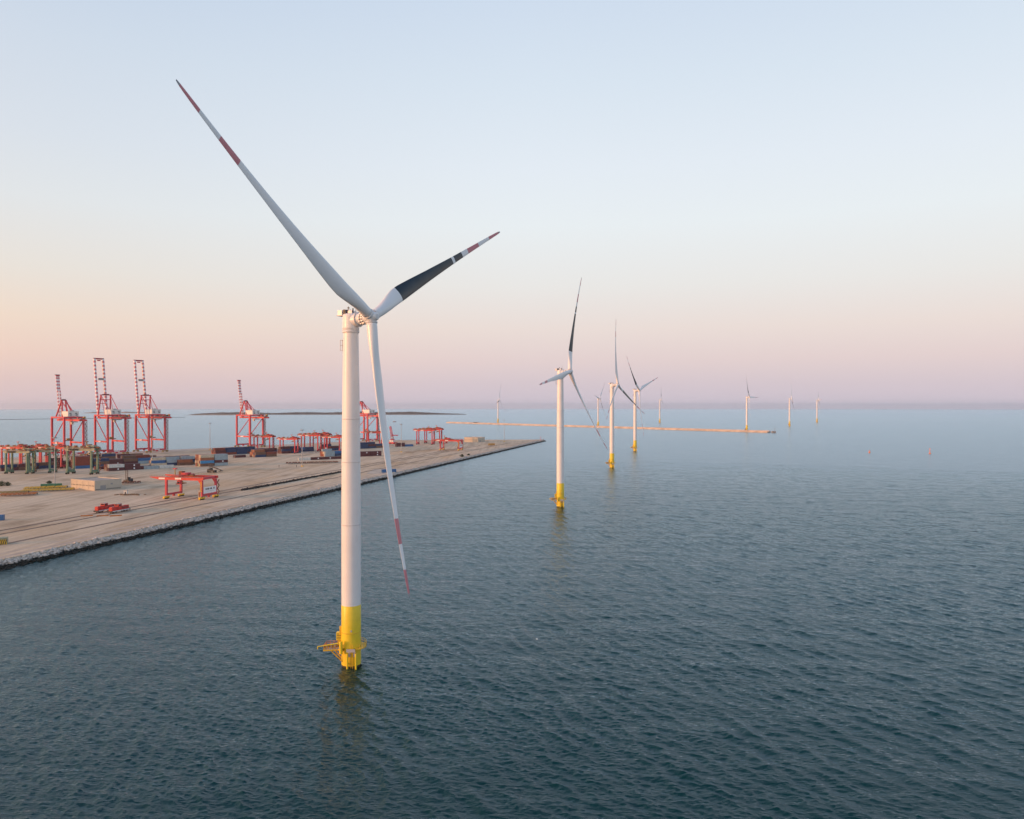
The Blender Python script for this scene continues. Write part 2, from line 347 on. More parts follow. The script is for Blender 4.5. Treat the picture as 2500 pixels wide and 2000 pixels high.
# ------------------------------------------------------------------ wind turbines
HUBZ,TILT,OVER,RAD=85.2,R(6),6.4,67.5
def blade_mesh(black):
    b=MB(); st=[1.5,2.2,3.2,4.5,6,8,10,12,13.5,15,17,19.5,22,25,28,31,34,37,40.5,41.7,45.8,49,52,55,58,61,63.5,65.4,66.5,67.1,67.5]
    def interp(r,tab):
        for (a,x),(c,y) in zip(tab,tab[1:]):
            if r<=c:
                t=(r-a)/(c-a); t=t*t*(3-2*t) if tab[0][1]>100 else t; return x+(y-x)*t
        return tab[-1][1]
    ch=[(1.5,2.6),(3.2,2.6),(6,3.0),(9,3.6),(12,4.05),(15,4.1),(20,3.7),(28,2.95),(40,2.05),(52,1.4),(62,.98),(65.5,.75),(66.8,.6),(67.5,.3)]
    tk=[(1.5,1.0),(3.2,.99),(6,.8),(9,.58),(12,.43),(15,.36),(22,.29),(35,.23),(67.5,.18)]
    tw=[(1.5,13),(12,12),(20,8.5),(30,5),(45,2),(60,0),(67.5,-.5)]
    n=20; rings=[]
    for r in st:
        c=interp(r,ch);tr=interp(r,tk);be=R(interp(r,tw)); blend=min(1,max(0,(r-3.2)/9.5)); blend=blend*blend*(3-2*blend)
        le=(.5-.19*blend)*c; pre=6.0*(r/RAD)**1.7
        ring=[]
        for i in range(n):
            a=2*math.pi*i/n; xc=.5*(1+math.cos(a))                # 1 = trailing edge, 0 = leading edge
            yt=math.sin(a)*.5*((1-blend)+blend*1.9*(xc**.5)*(1-xc)**(.85) / max(1e-6,abs(math.sin(a))) if abs(math.sin(a))>1e-6 else 1)
            x=le-xc*c; y=yt*tr*c
            ring.append((x*math.cos(be)-y*math.sin(be)*0+(-y)*math.sin(be), x*math.sin(be)+y*math.cos(be)+pre, r))
        rings.append(ring)
    def colr(r):
        if r>66.6: return 'tip'
        if r>61: return 'blade_red'
        if r>55: return 'blade_white'
        if r>49: return 'blade_red'
        if black and (13.5<r<40.5 or 41.7<r<45.8): return 'blade_black'
        return 'blade_white'
    for k in range(len(st)-1):
        b.add(rings[k]+rings[k+1],[(i,(i+1)%n,n+(i+1)%n,n+i) for i in range(n)],colr((st[k]+st[k+1])/2),True)
    b.add(rings[0],[tuple(range(n))[::-1]],'blade_white'); b.add(rings[-1],[tuple(range(n))],'tip')
    me=b.mesh('blade')
    bm=bmesh.new(); bm.from_mesh(me); bmesh.ops.remove_doubles(bm,verts=bm.verts,dist=.0005); bmesh.ops.recalc_face_normals(bm,faces=bm.faces); bm.to_mesh(me); bm.free()
    return me
BL=[blade_mesh(False),blade_mesh(True)]
def rotor_matrix(phase):
    # blade local: +Z radial, +X leading edge, +Y upwind.  turbine local: +X is the rotor axis
    n=Vector((math.cos(TILT),0,math.sin(TILT))); u=Vector((0,-1,0)); v=u.cross(n)
    if v.z<0: v=-v
    r=u*math.cos(phase)+v*math.sin(phase); t=r.cross(n)
    m=Matrix((t,n,r)).transposed().to_4x4(); m.translation=Vector((0,0,HUBZ))+n*OVER
    return m
NAC=Vector((math.cos(TILT),0,math.sin(TILT)))
def make_turbine():
    t=empty('wind_turbine',(0,0,0))
    # steel tower: white shaft
    prof=[(2.36,15.0),(2.36,34.9),(2.30,50),(2.12,66),(1.86,82.6)]
    tw=MB().lathe(prof,'white',64)
    for z,r in ((34.9,2.36),(50.4,2.30),(61,2.18)): tw.lathe([(r+.002,z-.13),(r+.03,z-.12),(r+.03,z+.12),(r-.02,z+.13)],'seam',64)
    for _ in range(0): pass
    tw.build('tower',t)
    lad=MB()                                                 # small service basket just under the head
    for zz in (78.0,79.3,80.6): lad.box((-2.75,.2,zz),(1.0,.9,.07),'steel')
    for x in (-3.2,-2.35):
        for y in (-.2,.6): lad.box((x,y,79.3),(.07,.07,2.7),'steel')
    lad.build('service_basket',t)
    tp=MB().lathe([(2.38,-3),(2.38,4.2),(2.38,8.2)],'yellow',64).lathe([(2.375,8.2),(2.41,8.22),(2.41,8.38),(2.375,8.4)],'yellow_steel',64)
    tp.lathe([(2.38,8.4),(2.38,15.0),(2.36,15.03)],'yellow',64)
    tp.lathe([(2.385,-1),(2.385,.35)],'wet',64)
    tp.build('transition_piece',t)
    # local axes of the turbine are turned with the rotor; the gear below is placed towards the photo's left and front
    q=Matrix.Rotation(R(28.3),4,'Z')                         # back to compass axes
    def P(x,y,z): return q@Vector((x,y,z))
    pl=MB(); n=40
    vs=[];fs=[]
    for i in range(n+1):
        a=R(-150)+R(300)*i/n
        for rr_,z in ((2.4,4.55),(3.75,4.55),(3.75,4.75),(2.4,4.75)): vs.append(P(rr_*math.sin(a),rr_*math.cos(a)*1-.0,z))
    for i in range(n):
        for k in range(4): fs.append((i*4+k,i*4+(k+1)%4,(i+1)*4+(k+1)%4,(i+1)*4+k))
    pl.add(vs,fs,'yellow_steel')
    pl.build('platform',t)
    rl=MB()
    for i in range(0,25):
        a=R(20)+R(115)*i/24; p=P(3.7*math.sin(a),3.7*math.cos(a),4.75)
        if i%3==0: rl.cyl(p,p+Vector((0,0,1.15)),.05,.05,'yellow_steel',6)
        if i<24:
            a2=R(20)+R(115)*(i+1)/24; p2=P(3.7*math.sin(a2),3.7*math.cos(a2),4.75)
            for zz in (.55,1.12): rl.cyl(p+Vector((0,0,zz)),p2+Vector((0,0,zz)),.05,.05,'yellow_steel',6,False)
    rl.build('railing',t)
    # laydown deck reaching out to the left, with frames under and around it
    dk=MB()
    dk.beam(P(-2.2,-.9,4.7),P(-6.0,-1.4,4.7),3.2,.16,'grate')
    for y in (-2.45,.65):
        dk.beam(P(-2.2,y,4.5),P(-6.1,y-.5,4.5),.22,.35,'yellow_steel')
    dk.beam(P(-6.1,-3.05,4.5),P(-6.1,.2,4.5),.22,.35,'yellow_steel')
    for x in (-3.3,-4.4,-5.3): dk.box(P(x,-.9,4.95),(.5,.5,.35),'dark',R(28))
    dk.build('laydown_deck',t)
    dr=MB()
    def rail(a,b_,k):
        a=P(*a);b_=P(*b_)
        for i in range(k+1):
            p=a+(b_-a)*i/k; dr.cyl(p,p+Vector((0,0,1.1)),.05,.05,'orange',6)
        for zz in (.35,.72,1.1): dr.cyl(a+Vector((0,0,zz)),b_+Vector((0,0,zz)),.05,.05,'orange',6)
    rail((-2.9,-2.55,4.75),(-6.1,-2.95,4.75),6); rail((-6.1,-2.95,4.75),(-6.1,.1,4.75),4); rail((-2.7,.6,4.75),(-6.1,.1,4.75),4)
    for i in range(9):
        p=P(-2.9-.4*i,-2.6-.05*i,4.75); dr.beam(p,p+Vector((0,0,1.0)),.18,.03,'yellow_steel')
    dr.build('deck_railing',t)
    br=MB()
    br.cyl(P(-1.9,-1.5,1.3),P(-4.6,-2.2,4.35),.16,.16,'yellow_steel',8); br.cyl(P(-2.2,.3,1.3),P(-4.6,-.2,4.35),.16,.16,'yellow_steel',8)
    br.build('deck_brace',t)
    dv=MB()
    dv.cyl(P(-1.95,-2.75,3.6),P(-1.95,-2.75,6.6),.42,.42,'yellow',16); dv.cyl(P(-1.7,-2.75,6.3),P(-7.4,-3.6,5.6),.17,.13,'yellow',10)
    dv.cyl(P(-7.4,-3.6,5.65),P(-7.4,-3.6,5.0),.13,.12,'yellow',8)
    dv.build('davit_crane',t)
    cb=MB()
    cb.box(P(-2.95,.1,7.2),(1.3,1.2,1.9),'yellow',R(28)); cb.box(P(-2.55,-.3,8.6),(.5,.6,2.2),'yellow_steel',R(28))
    for i in range(4): cb.box(P(-2.95,-.55,6.6+.4*i),(1.0,.06,.12),'dark',R(28))
    cb.box(P(-2.7,-.2,5.5),(.9,1.2,1.4),'yellow_steel',R(28))
    cb.build('control_cabinet',t)
    bl=MB()                                                  # boat landing: two fender tubes with a ladder between
    for x in (-.35,1.75): 
        bl.cyl(P(x,-3.0,-1.5),P(x,-3.0,3.7),.24,.24,'yellow',14); bl.cyl(P(x,-3.0,3.5),P(x,-2.2,3.5),.2,.2,'yellow',10); bl.cyl(P(x,-3.0,1.1),P(x,-2.2,1.1),.2,.2,'yellow',10)
    bl.build('boat_landing',t)
    ld=MB()
    for x in (.45,.95): ld.cyl(P(x,-2.75,-1.0),P(x,-2.75,5.8),.06,.06,'yellow_steel',6)
    for i in range(20): ld.cyl(P(.45,-2.75,-.5+.32*i),P(.95,-2.75,-.5+.32*i),.03,.03,'yellow_steel',5)
    ld.build('ladder',t)
    gp=MB(); gp.beam(P(-.5,-3.3,4.5),P(1.6,-3.3,4.5),.12,.75,'grate')
    for x in (.05,1.3): MB().box(P(x,-2.6,3.4),(.5,.12,1.3),'grate',R(28)).build('side_panel',t)
    MB().box(P(.5,-2.42,9.0),(.35,.1,.45),'grate',R(28)).build('junction_box',t)
    gp.build('access_panel',t)
    # tower head, gearbox and hub
    na=MB().lathe([(1.95,82.3),(2.06,82.35),(2.06,82.75),(1.98,82.8),(2.0,83.0),(2.05,83.05),(2.05,83.6),(2.02,86.3),(1.9,86.8),(1.2,87.05),(0,87.1)],'white',48)
    na.lathe([(2.06,82.78),(2.07,82.8),(2.07,82.95),(2.03,82.98)],'seam',48)
    H=Vector((0,0,HUBZ)); X=NAC
    na.cyl(H+X*.5,H+X*2.35,1.72,1.72,'white',32); na.cyl(H+X*2.35,H+X*2.5,1.86,1.86,'seam',32); na.cyl(H+X*2.5,H+X*3.6,1.55,1.45,'white',32)
    na.cyl(H+X*3.6,H+X*4.2,1.15,1.2,'white',24)
    na.build('nacelle',t)
    gd=MB()
    for i in range(12):
        a=2*math.pi*i/12; y=Vector((0,1,0)); z=X.cross(y)
        o=(y*math.cos(a)+z*math.sin(a))*1.4
        gd.beam(H+X*3.4+o,H+X*4.6+o*.95,.3,.3,'white'); gd.box(H+X*3.9+o*1.02,(.25,.25,.25),'dark')
    gd.build('rotor_bearing',t)
    top=MB()                                                  # cooler panel, crane and mast on the roof
    top.box((-2.55,-.3,87.3),(1.35,1.8,1.25),'white'); top.box((-2.4,-.3,86.6),(2.0,2.2,.14),'seam')
    top.build('cooler',t)
    eq=MB(); eq.box((-1.45,-.2,87.5),(.5,1.4,1.2),'dark'); eq.cyl((-.6,-.2,87),(-.6,-.2,88.9),.09,.07,'steel',6); eq.box((-.6,-.2,88.5),(.4,.4,.25),'dark')
    eq.box((.3,.1,87.4),(1.2,1.8,.7),'white'); eq.cyl((1.0,-.4,87.2),(1.0,-.4,88.3),.16,.16,'dark',8); eq.cyl((1.15,.5,87.2),(1.15,.5,89.8),.05,.04,'steel',6)
    for y in (-1.5,1.5):
        eq.cyl((-1.2,y,87.9),(1.3,y,87.9),.035,.035,'steel',6,False)
        for x in (-1.2,-.4,.4,1.2): eq.cyl((x,y,86.9),(x,y,87.9),.035,.035,'steel',6,False)
    eq.build('roof_equipment',t)
    hub=MB(); C=H+X*OVER
    vs,fs=ICO[1]
    hub.add([C+Vector(v)*1.62 for v in vs],fs,'blade_white',True)
    hub.cyl(C+X*1.2,C+X*1.85,1.15,.75,'blade_white',24); hub.cyl(C+X*1.85,C+X*1.95,.5,.45,'seam',20)
    hub.cyl(C-X*1.9,C-X*.6,1.3,1.5,'blade_white',24)
    hub.build('hub',t)
    for k in range(3):
        bo=link('blade',BL[0],t)
        ring=MB().lathe([(1.30,1.15),(1.46,1.2),(1.46,1.42),(1.31,1.45)],'blade_white',32).lathe([(1.31,1.46),(1.36,1.48),(1.36,1.6),(1.30,1.62)],'seam',32).build('root_ring',bo)
    return t
def blades(t): return [c for c in t.children if c.name.split('.')[0]=='blade']
TURB=[((-39.9,192.0),118.3,32,1,'nearest and largest white turbine, black blade pointing up to the right'),
 ((30.8,493.5),114.7,111,0,'second nearest turbine, its black blade pointing straight up, white one across its tower'),
 ((103.6,803),118,88,1,'third nearest turbine, white blade straight up, black blade pointing down to the right'),
 ((174.9,1101),121,43,0,'fourth nearest turbine, black blade leaning up left beside the third turbine'),
 ((-53,2950),108,107,2,'small far turbine behind the breakwater root, leftmost of the distant ones'),
 ((267,2400),117,10,2,'small far turbine with its black blade down, left of the third nearest turbine'),
 ((559,2930),110,92,0,'small far turbine alone in open water right of the fourth nearest turbine'),
 ((594,1960),121,61,0,'far turbine standing directly behind the right-hand end of the breakwater'),
 ((874,2440),112,110,1,'small far turbine in open water just right of the breakwater end'),
 ((1181,3000),108,122,0,'smallest turbine, farthest right in open water')]
proto=None
for i,(p,yaw,ph,blk,lab) in enumerate(TURB):
    if proto is None: t=proto=make_turbine()
    else: t=dup(proto)
    t.location=(p[0],p[1],drop(*p)); t.rotation_euler=(0,0,R(90-yaw))
    if i>0: t.rotation_euler=(0,0,R(90-yaw))
    for k,bo in enumerate(blades(t)):
        bo.data=BL[1] if k==blk else BL[0]
        bo.matrix_local=rotor_matrix(R(ph+120*k))
        if k==blk: bo['label']='blade with a long black section'
        elif 'label' in bo: del bo['label']
    tag(t,lab,'wind turbine','wind turbines standing in the sea')

# ------------------------------------------------------------------ far shore, island, breakwaters
def island(name,x0,x1,Y,hmax,dep,seed,mat_top,sand=True):
    rnd=random.Random(seed); b=MB(); n=160; vs=[];fs=[]; rows=5
    zz=drop((x0+x1)/2,Y)
    for i in range(n+1):
        u=i/n; x=x0+(x1-x0)*u; e=min(1,u/.10,(1-u)/.12)**.7
        h=hmax*e*(.72+.16*math.sin(u*9+seed)+.12*math.sin(u*31+seed)+.12*rnd.random())
        for k,(dy,f) in enumerate(((0,-.05),(12,.10),(28,.8),(dep*.5,1.0),(dep,-.05))): vs.append((x,Y+dy+18*math.sin(u*12+seed),zz+max(-1,h*f) if f>0 else zz-1))
    for i in range(n):
        for k in range(rows-1):
            b.add([vs[i*rows+k],vs[(i+1)*rows+k],vs[(i+1)*rows+k+1],vs[i*rows+k+1]],[(0,1,2,3)],('beach' if k==0 else mat_top))
    return kind(b.build(name))
M['beach']=mat('pale_beach',(.42,.31,.22),.9,var=.4,scale=.02); M['scrub']=mat('island_scrub',(.12,.105,.09),.95,var=.4,scale=.03)
M['shore']=mat('far_shore_earth',(.34,.27,.22),.95,var=.4,scale=.01)
island('island',-2390,-345,5700,22,300,2,'scrub')
island('island_spit',-2270,-1700,5350,4,120,5,'beach')
island('far_shore',-3900,-3240,7000,13,200,9,'shore')
def seawall(name,a,b_,w,h,m,label,parts=True):
    a=Vector(a+(0,));b_=Vector(b_+(0,)); d=b_-a; L_=d.length; d.normalize(); nn=Vector((-d.y,d.x,0)); t=empty(name,(a.x,a.y,0))
    body=MB();n=40
    for i in range(n):
        p=d*(L_*i/n); q=d*(L_*(i+1)/n)
        z0=drop(a.x+p.x,a.y+p.y); hh=h*(1+.05*math.sin(i*5.1))
        body.beam((p.x,p.y,z0+hh/2-1),(q.x,q.y,z0+hh/2-1),w,hh+2,m)
    body.build('wall_body',t)
    if parts:
        cap=MB()
        for i in range(n):
            p=d*(L_*i/n)+nn*w*.3; q=d*(L_*(i+1)/n-1)+nn*w*.3; z0=drop(a.x+p.x,a.y+p.y)
            cap.beam((p.x,p.y,z0+h+.6),(q.x,q.y,z0+h+.6),w*.25,1.2+.3*(i%2),m)
        cap.build('parapet',t)
    tag(t,label,'breakwater'); return t
M['quaywall']=mat('breakwater_concrete',(.62,.53,.46),.9,var=.35,scale=.06)
M['darkwall']=mat('dark_mole',(.10,.10,.10),.9,var=.3,scale=.02)
seawall('breakwater',(-239,2883),(612,1845),14,3.6,'quaywall','long straight pale concrete breakwater crossing the water behind the near turbines')
seawall('harbour_mole',(-2900,2950),(-1830,4330),9,1.6,'darkwall','thin low dark mole far off behind the quay cranes at left',False)
e=empty('harbour_light',(620,1836,0)); tag(e,'small light tower on the right-hand end of the long breakwater','beacon')
MB().box((0,0,1.6),(8,9,4.6),'steel').build('base',e); MB().cyl((3,0,3.8),(3,0,11),.45,.35,'steel',8).build('mast',e)
lp=MB().cyl((3,0,11),(3,0,12),.7,.6,'dark',8); lp.cyl((-3,0,3.8),(-3,0,8.5),.2,.2,'steel',6); lp.build('lantern',e)
e=empty('breakwater_hut',(-128,2748,2.2)); tag(e,'small dark hut on the thin left-hand end of the long breakwater','hut')
MB().box((0,0,2.2),(18,5,2.6),'darkwall').build('wall',e); MB().box((0,0,3.6),(19,6,.3),'steel').build('roof',e)

# ------------------------------------------------------------------ quay cranes
def make_quay_crane(twin):
    t=empty('quay_crane',(0,0,3)); g2,w2=16.5,11.0; T=48.0 if twin else 46.0; r='red'
    sgn=1
    for x in (-g2,g2):
        for y in (-w2,w2):
            MB().beam((x,y,4.6),(x,y,T),2.3,2.0,r,up=(0,1,0)).build('leg',t)
        sb=MB().box((x,0,3.6),(1.7,2*w2+2,2.0),r).box((x,0,1.9),(1.4,2.6,1.4),r); sb.box((x+.87 if x>0 else x-.87,0,3.7),(.03,7,1.0),'sign'); sb.build('sill_beam',t)
        for y in (-w2,w2):
            bg_=MB()
            bg_.beam((x,y-4,1.9),(x,y+4,1.9),1.1,.8,'ochre')
            for k in (-3.6,-1.8,1.8,3.6): bg_.cyl((x-.5,y+k,.55),(x+.5,y+k,.55),.5,.5,'ochre',10); bg_.box((x,y+k,1.1),(.9,1.5,.7),'ochre')
            bg_.build('bogie',t)
    for y in (-w2,w2):
        pb=MB().beam((-g2+1.15,y,16.0),(g2-1.15,y,16.0),1.3,2.0,'orange_red'); pb.box((-3,y-.67 if y<0 else y+.67,16.0),(7,.03,1.1),'sign'); pb.build('portal_beam',t)
        if twin: MB().cyl((-g2+1.2,y,T-2.5),(g2-1.4,y,17.2),.55,.55,r,10).build('diagonal_brace',t)
        else: MB().cyl((g2-1.2,y,T-3.5),(-g2+1.4,y,17.2),.55,.55,r,10).build('diagonal_brace',t)
        MB().beam((-g2-1.2,y,T+1),(g2+1.2,y,T+1),1.7,2.0,r).build('upper_beam',t)
    for x in (-g2,g2): MB().beam((x,-w2+.9,T+.9),(x,w2-.9,T+.9),1.5,1.7,r).build('cross_beam',t)
    gy=5.2 if twin else 3.0
    for y in (-gy,gy):
        MB().beam((-g2-4,y,T-2.2),(40,y,T-2.2),1.4,2.2,'orange_red').build('trolley_girder',t)
    be=MB(); be.beam((40,-gy-1.5,T-2.2),(40,gy+1.5,T-2.2),1.2,1.8,'orange_red')
    be.box((34,0,T-.6),(9,2*gy+2,.3),'steel'); be.box((37,gy,T+1),(3,2,2.5),'ochre'); be.box((32,-gy+1,T+.6),(2.4,2,2.0),'red'); be.box((43,0,T-2),(5,3,.5),'red')
    for k in range(8): be.cyl((30+k*1.6,-gy-1.2,T-1),(30+k*1.6,-gy-1.2,T+.4),.06,.06,'steel',5,False)
    rr=random.Random(3 if twin else 5); be.box((30,0,T-.75),(22,2*gy+1,.25),'steel')
    for i in range(12):
        hh=rr.uniform(.8,2.4); be.box((21+i*1.6,rr.uniform(-gy,gy),T-.62+hh/2),(rr.uniform(1,2.4),rr.uniform(1,2.6),hh),rr.choice(('rust','steel','red','ochre','dark')))
    be.build('backreach_platform',t)
    hs=MB(); hx=7.0
    hs.box((hx,0,T+5.2),(17,12.5,6.0),'house'); hs.box((hx,0,T+8.3),(17.4,12.9,.25),'house'); hs.box((hx-1,2,T+8.9),(5,4,1.0),'steel')
    h=hs.build('machinery_house',t)
    for y,z in ((-3.5,6.0),(3.2,6.0),(-3.0,4.1),(3.8,4.1)): MB().box((hx+8.51,y,T+z),(.06,2.6,.9),'glass').build('window',h)
    MB().beam((g2-6,0,T-4.4),(g2+2,0,T-4.4),2*gy+1.5,1.0,'steel').build('trolley',t)
    cab=MB().box((g2-9.5,2.2,T-6.2),(2.6,2.4,2.8),'house'); cab.box((g2-10.82,2.2,T-6.4),(.06,2.0,1.6),'glass'); cab.build('operator_cab',t)
    ap=T+(26.5 if twin else 21.5); ax=-11.5 if twin else -11.0; ay=6.0 if twin else 2.2; by=7.5 if twin else 6.5
    af=MB()
    for s in (-1,1):
        af.beam((-g2+.6,s*by,T+2),(ax,s*ay,ap),1.3,1.3,r,up=(0,1,0))
        if not twin: af.beam((-g2+18,s*by,T+2),(ax+1.5,s*ay,ap),1.1,1.1,r,up=(0,1,0))
    af.beam((ax,-ay-1.2,ap+.4),(ax,ay+1.2,ap+.4),1.5,1.2,r); af.beam((ax,-ay,ap-5.5),(ax,ay,ap-5.5),.8,.8,r)
    af.box((ax,0,ap+1.3),(3.2,ay+1.5,.8),'dark')
    af.build('apex_frame',t)
    for s in (-1,1):
        MB().cyl((ax,s*ay,ap),(g2-1,s*gy,T+2 if twin else T+3),.42,.42,r,8).build('backstay',t)
        MB().cyl((ax,s*ay,ap-.5),(-2,s*gy,T-1),.33,.33,r,8).build('forestay',t)
    # raised boom with red and white bands
    bo=MB(); L_=76.5 if twin else 55.0; hx0=-g2-3; ang=R(82); dx=-math.cos(ang); dz=math.sin(ang); bt=2.1 if twin else 1.0
    def bp(u,y,o=0): return (hx0+dx*u+dz*o*1.0, y, T-2+dz*u-dx*o*0+o*.13)
    nseg=30 if twin else 26; by_=5.4 if twin else 1.55
    for s in (-1,1):
        for k in range(nseg):
            c='blade_red' if k%2==0 else 'sign'
            if twin or k>nseg*.62: bo.beam(bp(L_*k/nseg,s*by_),bp(L_*(k+1)/nseg,s*by_),bt,bt*1.1,c,up=(0,1,0))
            else:
                for o in (0,1.9): bo.beam(bp(L_*k/nseg,s*by_,o),bp(L_*(k+1)/nseg,s*by_,o),.55,.55,c,up=(0,1,0))
                bo.beam(bp(L_*k/nseg,s*by_,0),bp(L_*(k+1)/nseg,s*by_,1.9),.35,.35,c,up=(0,1,0))
    if not twin:
        for k in range(nseg):
            c='blade_red' if k%2==0 else 'sign'; u0=L_*(k+.08)/nseg; u1=L_*(k+.92)/nseg
            if k>nseg*.62: bo.beam(bp(u0,0),bp(u1,0),2*by_-.9,.3,c,up=(1,0,0))
            else: bo.beam(bp(u0,-by_+.3),bp(u1,by_-.3),.4,.4,c,up=(1,0,0))
        bo.beam(bp(L_,-by_-.6),bp(L_,by_+.6),2.0,1.6,r); bo.beam(bp(L_+1.2,-by_-1.5),bp(L_+1.2,by_+1.5),1.2,.5,'dark')
    else:
        bo.beam(bp(L_,-by_-1),bp(L_,by_+1),1.7,1.4,r); bo.box(bp(L_+.9,0),(2.2,2*by_+2,.5),'dark'); bo.box(bp(L_-2,0),(1,4,1.4),r)
        for u in (.30,.24): bo.beam(bp(L_*u,-by_),bp(L_*u,by_),.8,.7,r)
        bo.box(bp(L_*.655,1.2),(1.4,6.8,2.8),'steel')
        for k in range(8): bo.beam(bp(L_*(.36+.075*k),by_-1.1),bp(L_*(.36+.075*(k+1)),by_-1.1),.35,.35,'yellow_steel')
    b_=bo.build('boom',t)
    # stair tower beside a landward leg
    stp=MB(); x=g2; y0=w2+1.6
    for s in (0,2.4):
        for s2 in (-1.1,1.1): stp.beam((x+s2,y0+s,1.5),(x+s2,y0+s,T-3),.22,.22,'rust',up=(0,1,0))
    k=0; z=2.0
    while z<T-5:
        a,b2=(y0,y0+2.4) if k%2==0 else (y0+2.4,y0)
        stp.beam((x+.5,a,z),(x+.5,b2,z+2.6),.9,.28,'rust'); stp.beam((x+.95,a,z+1),(x+.95,b2,z+3.6),.1,.1,'steel'); stp.box((x,y0+1.2,z),(2.4,3.4,.22),'rust'); z+=2.6;k+=1
    stp.build('stair_tower',t)
    sp=MB(); sp.box((2,0,19),(3,11,1.0),'rust'); sp.box((2,0,20.5),(2.2,4,2),'ochre')
    for y in (-1.5,1.5): sp.cyl((2,y,21),(2,y,T-4.8),.05,.05,'dark',4,False)
    sp.build('spreader',t)
    return t
qa=make_quay_crane(True); qb=make_quay_crane(False)
CR=[(0,qb,None,'red quay crane with narrow raised boom, leftmost, behind the green gantry cranes'),
    (0,qa,None,'tall red quay crane with twin-girder raised boom, second from the left'),
    (0,qa,1,'tall red quay crane with twin-girder raised boom, third from the left'),
    (0,qb,1,'red quay crane with narrow raised boom standing alone right of the tall twin-boom pair'),
    (0,qb,1,'red quay crane half hidden by the nearest turbine tower, its boom out of sight')]
cpx=[165,269,367,610,893]
for (z,src,d,lab),px in zip(CR,cpx):
    k=(px-CX)/F; tt=(k*987+511)/(.6-k*.8)                 # where the crane rails cross that bearing
    o=dup(src) if d else src
    o.location=(-511+.6*tt,987+.8*tt,3.0); o.rotation_euler=(0,0,R(-36.87))
    if px==893:
        pass
    tag(o,lab,'crane','quay cranes with raised booms')

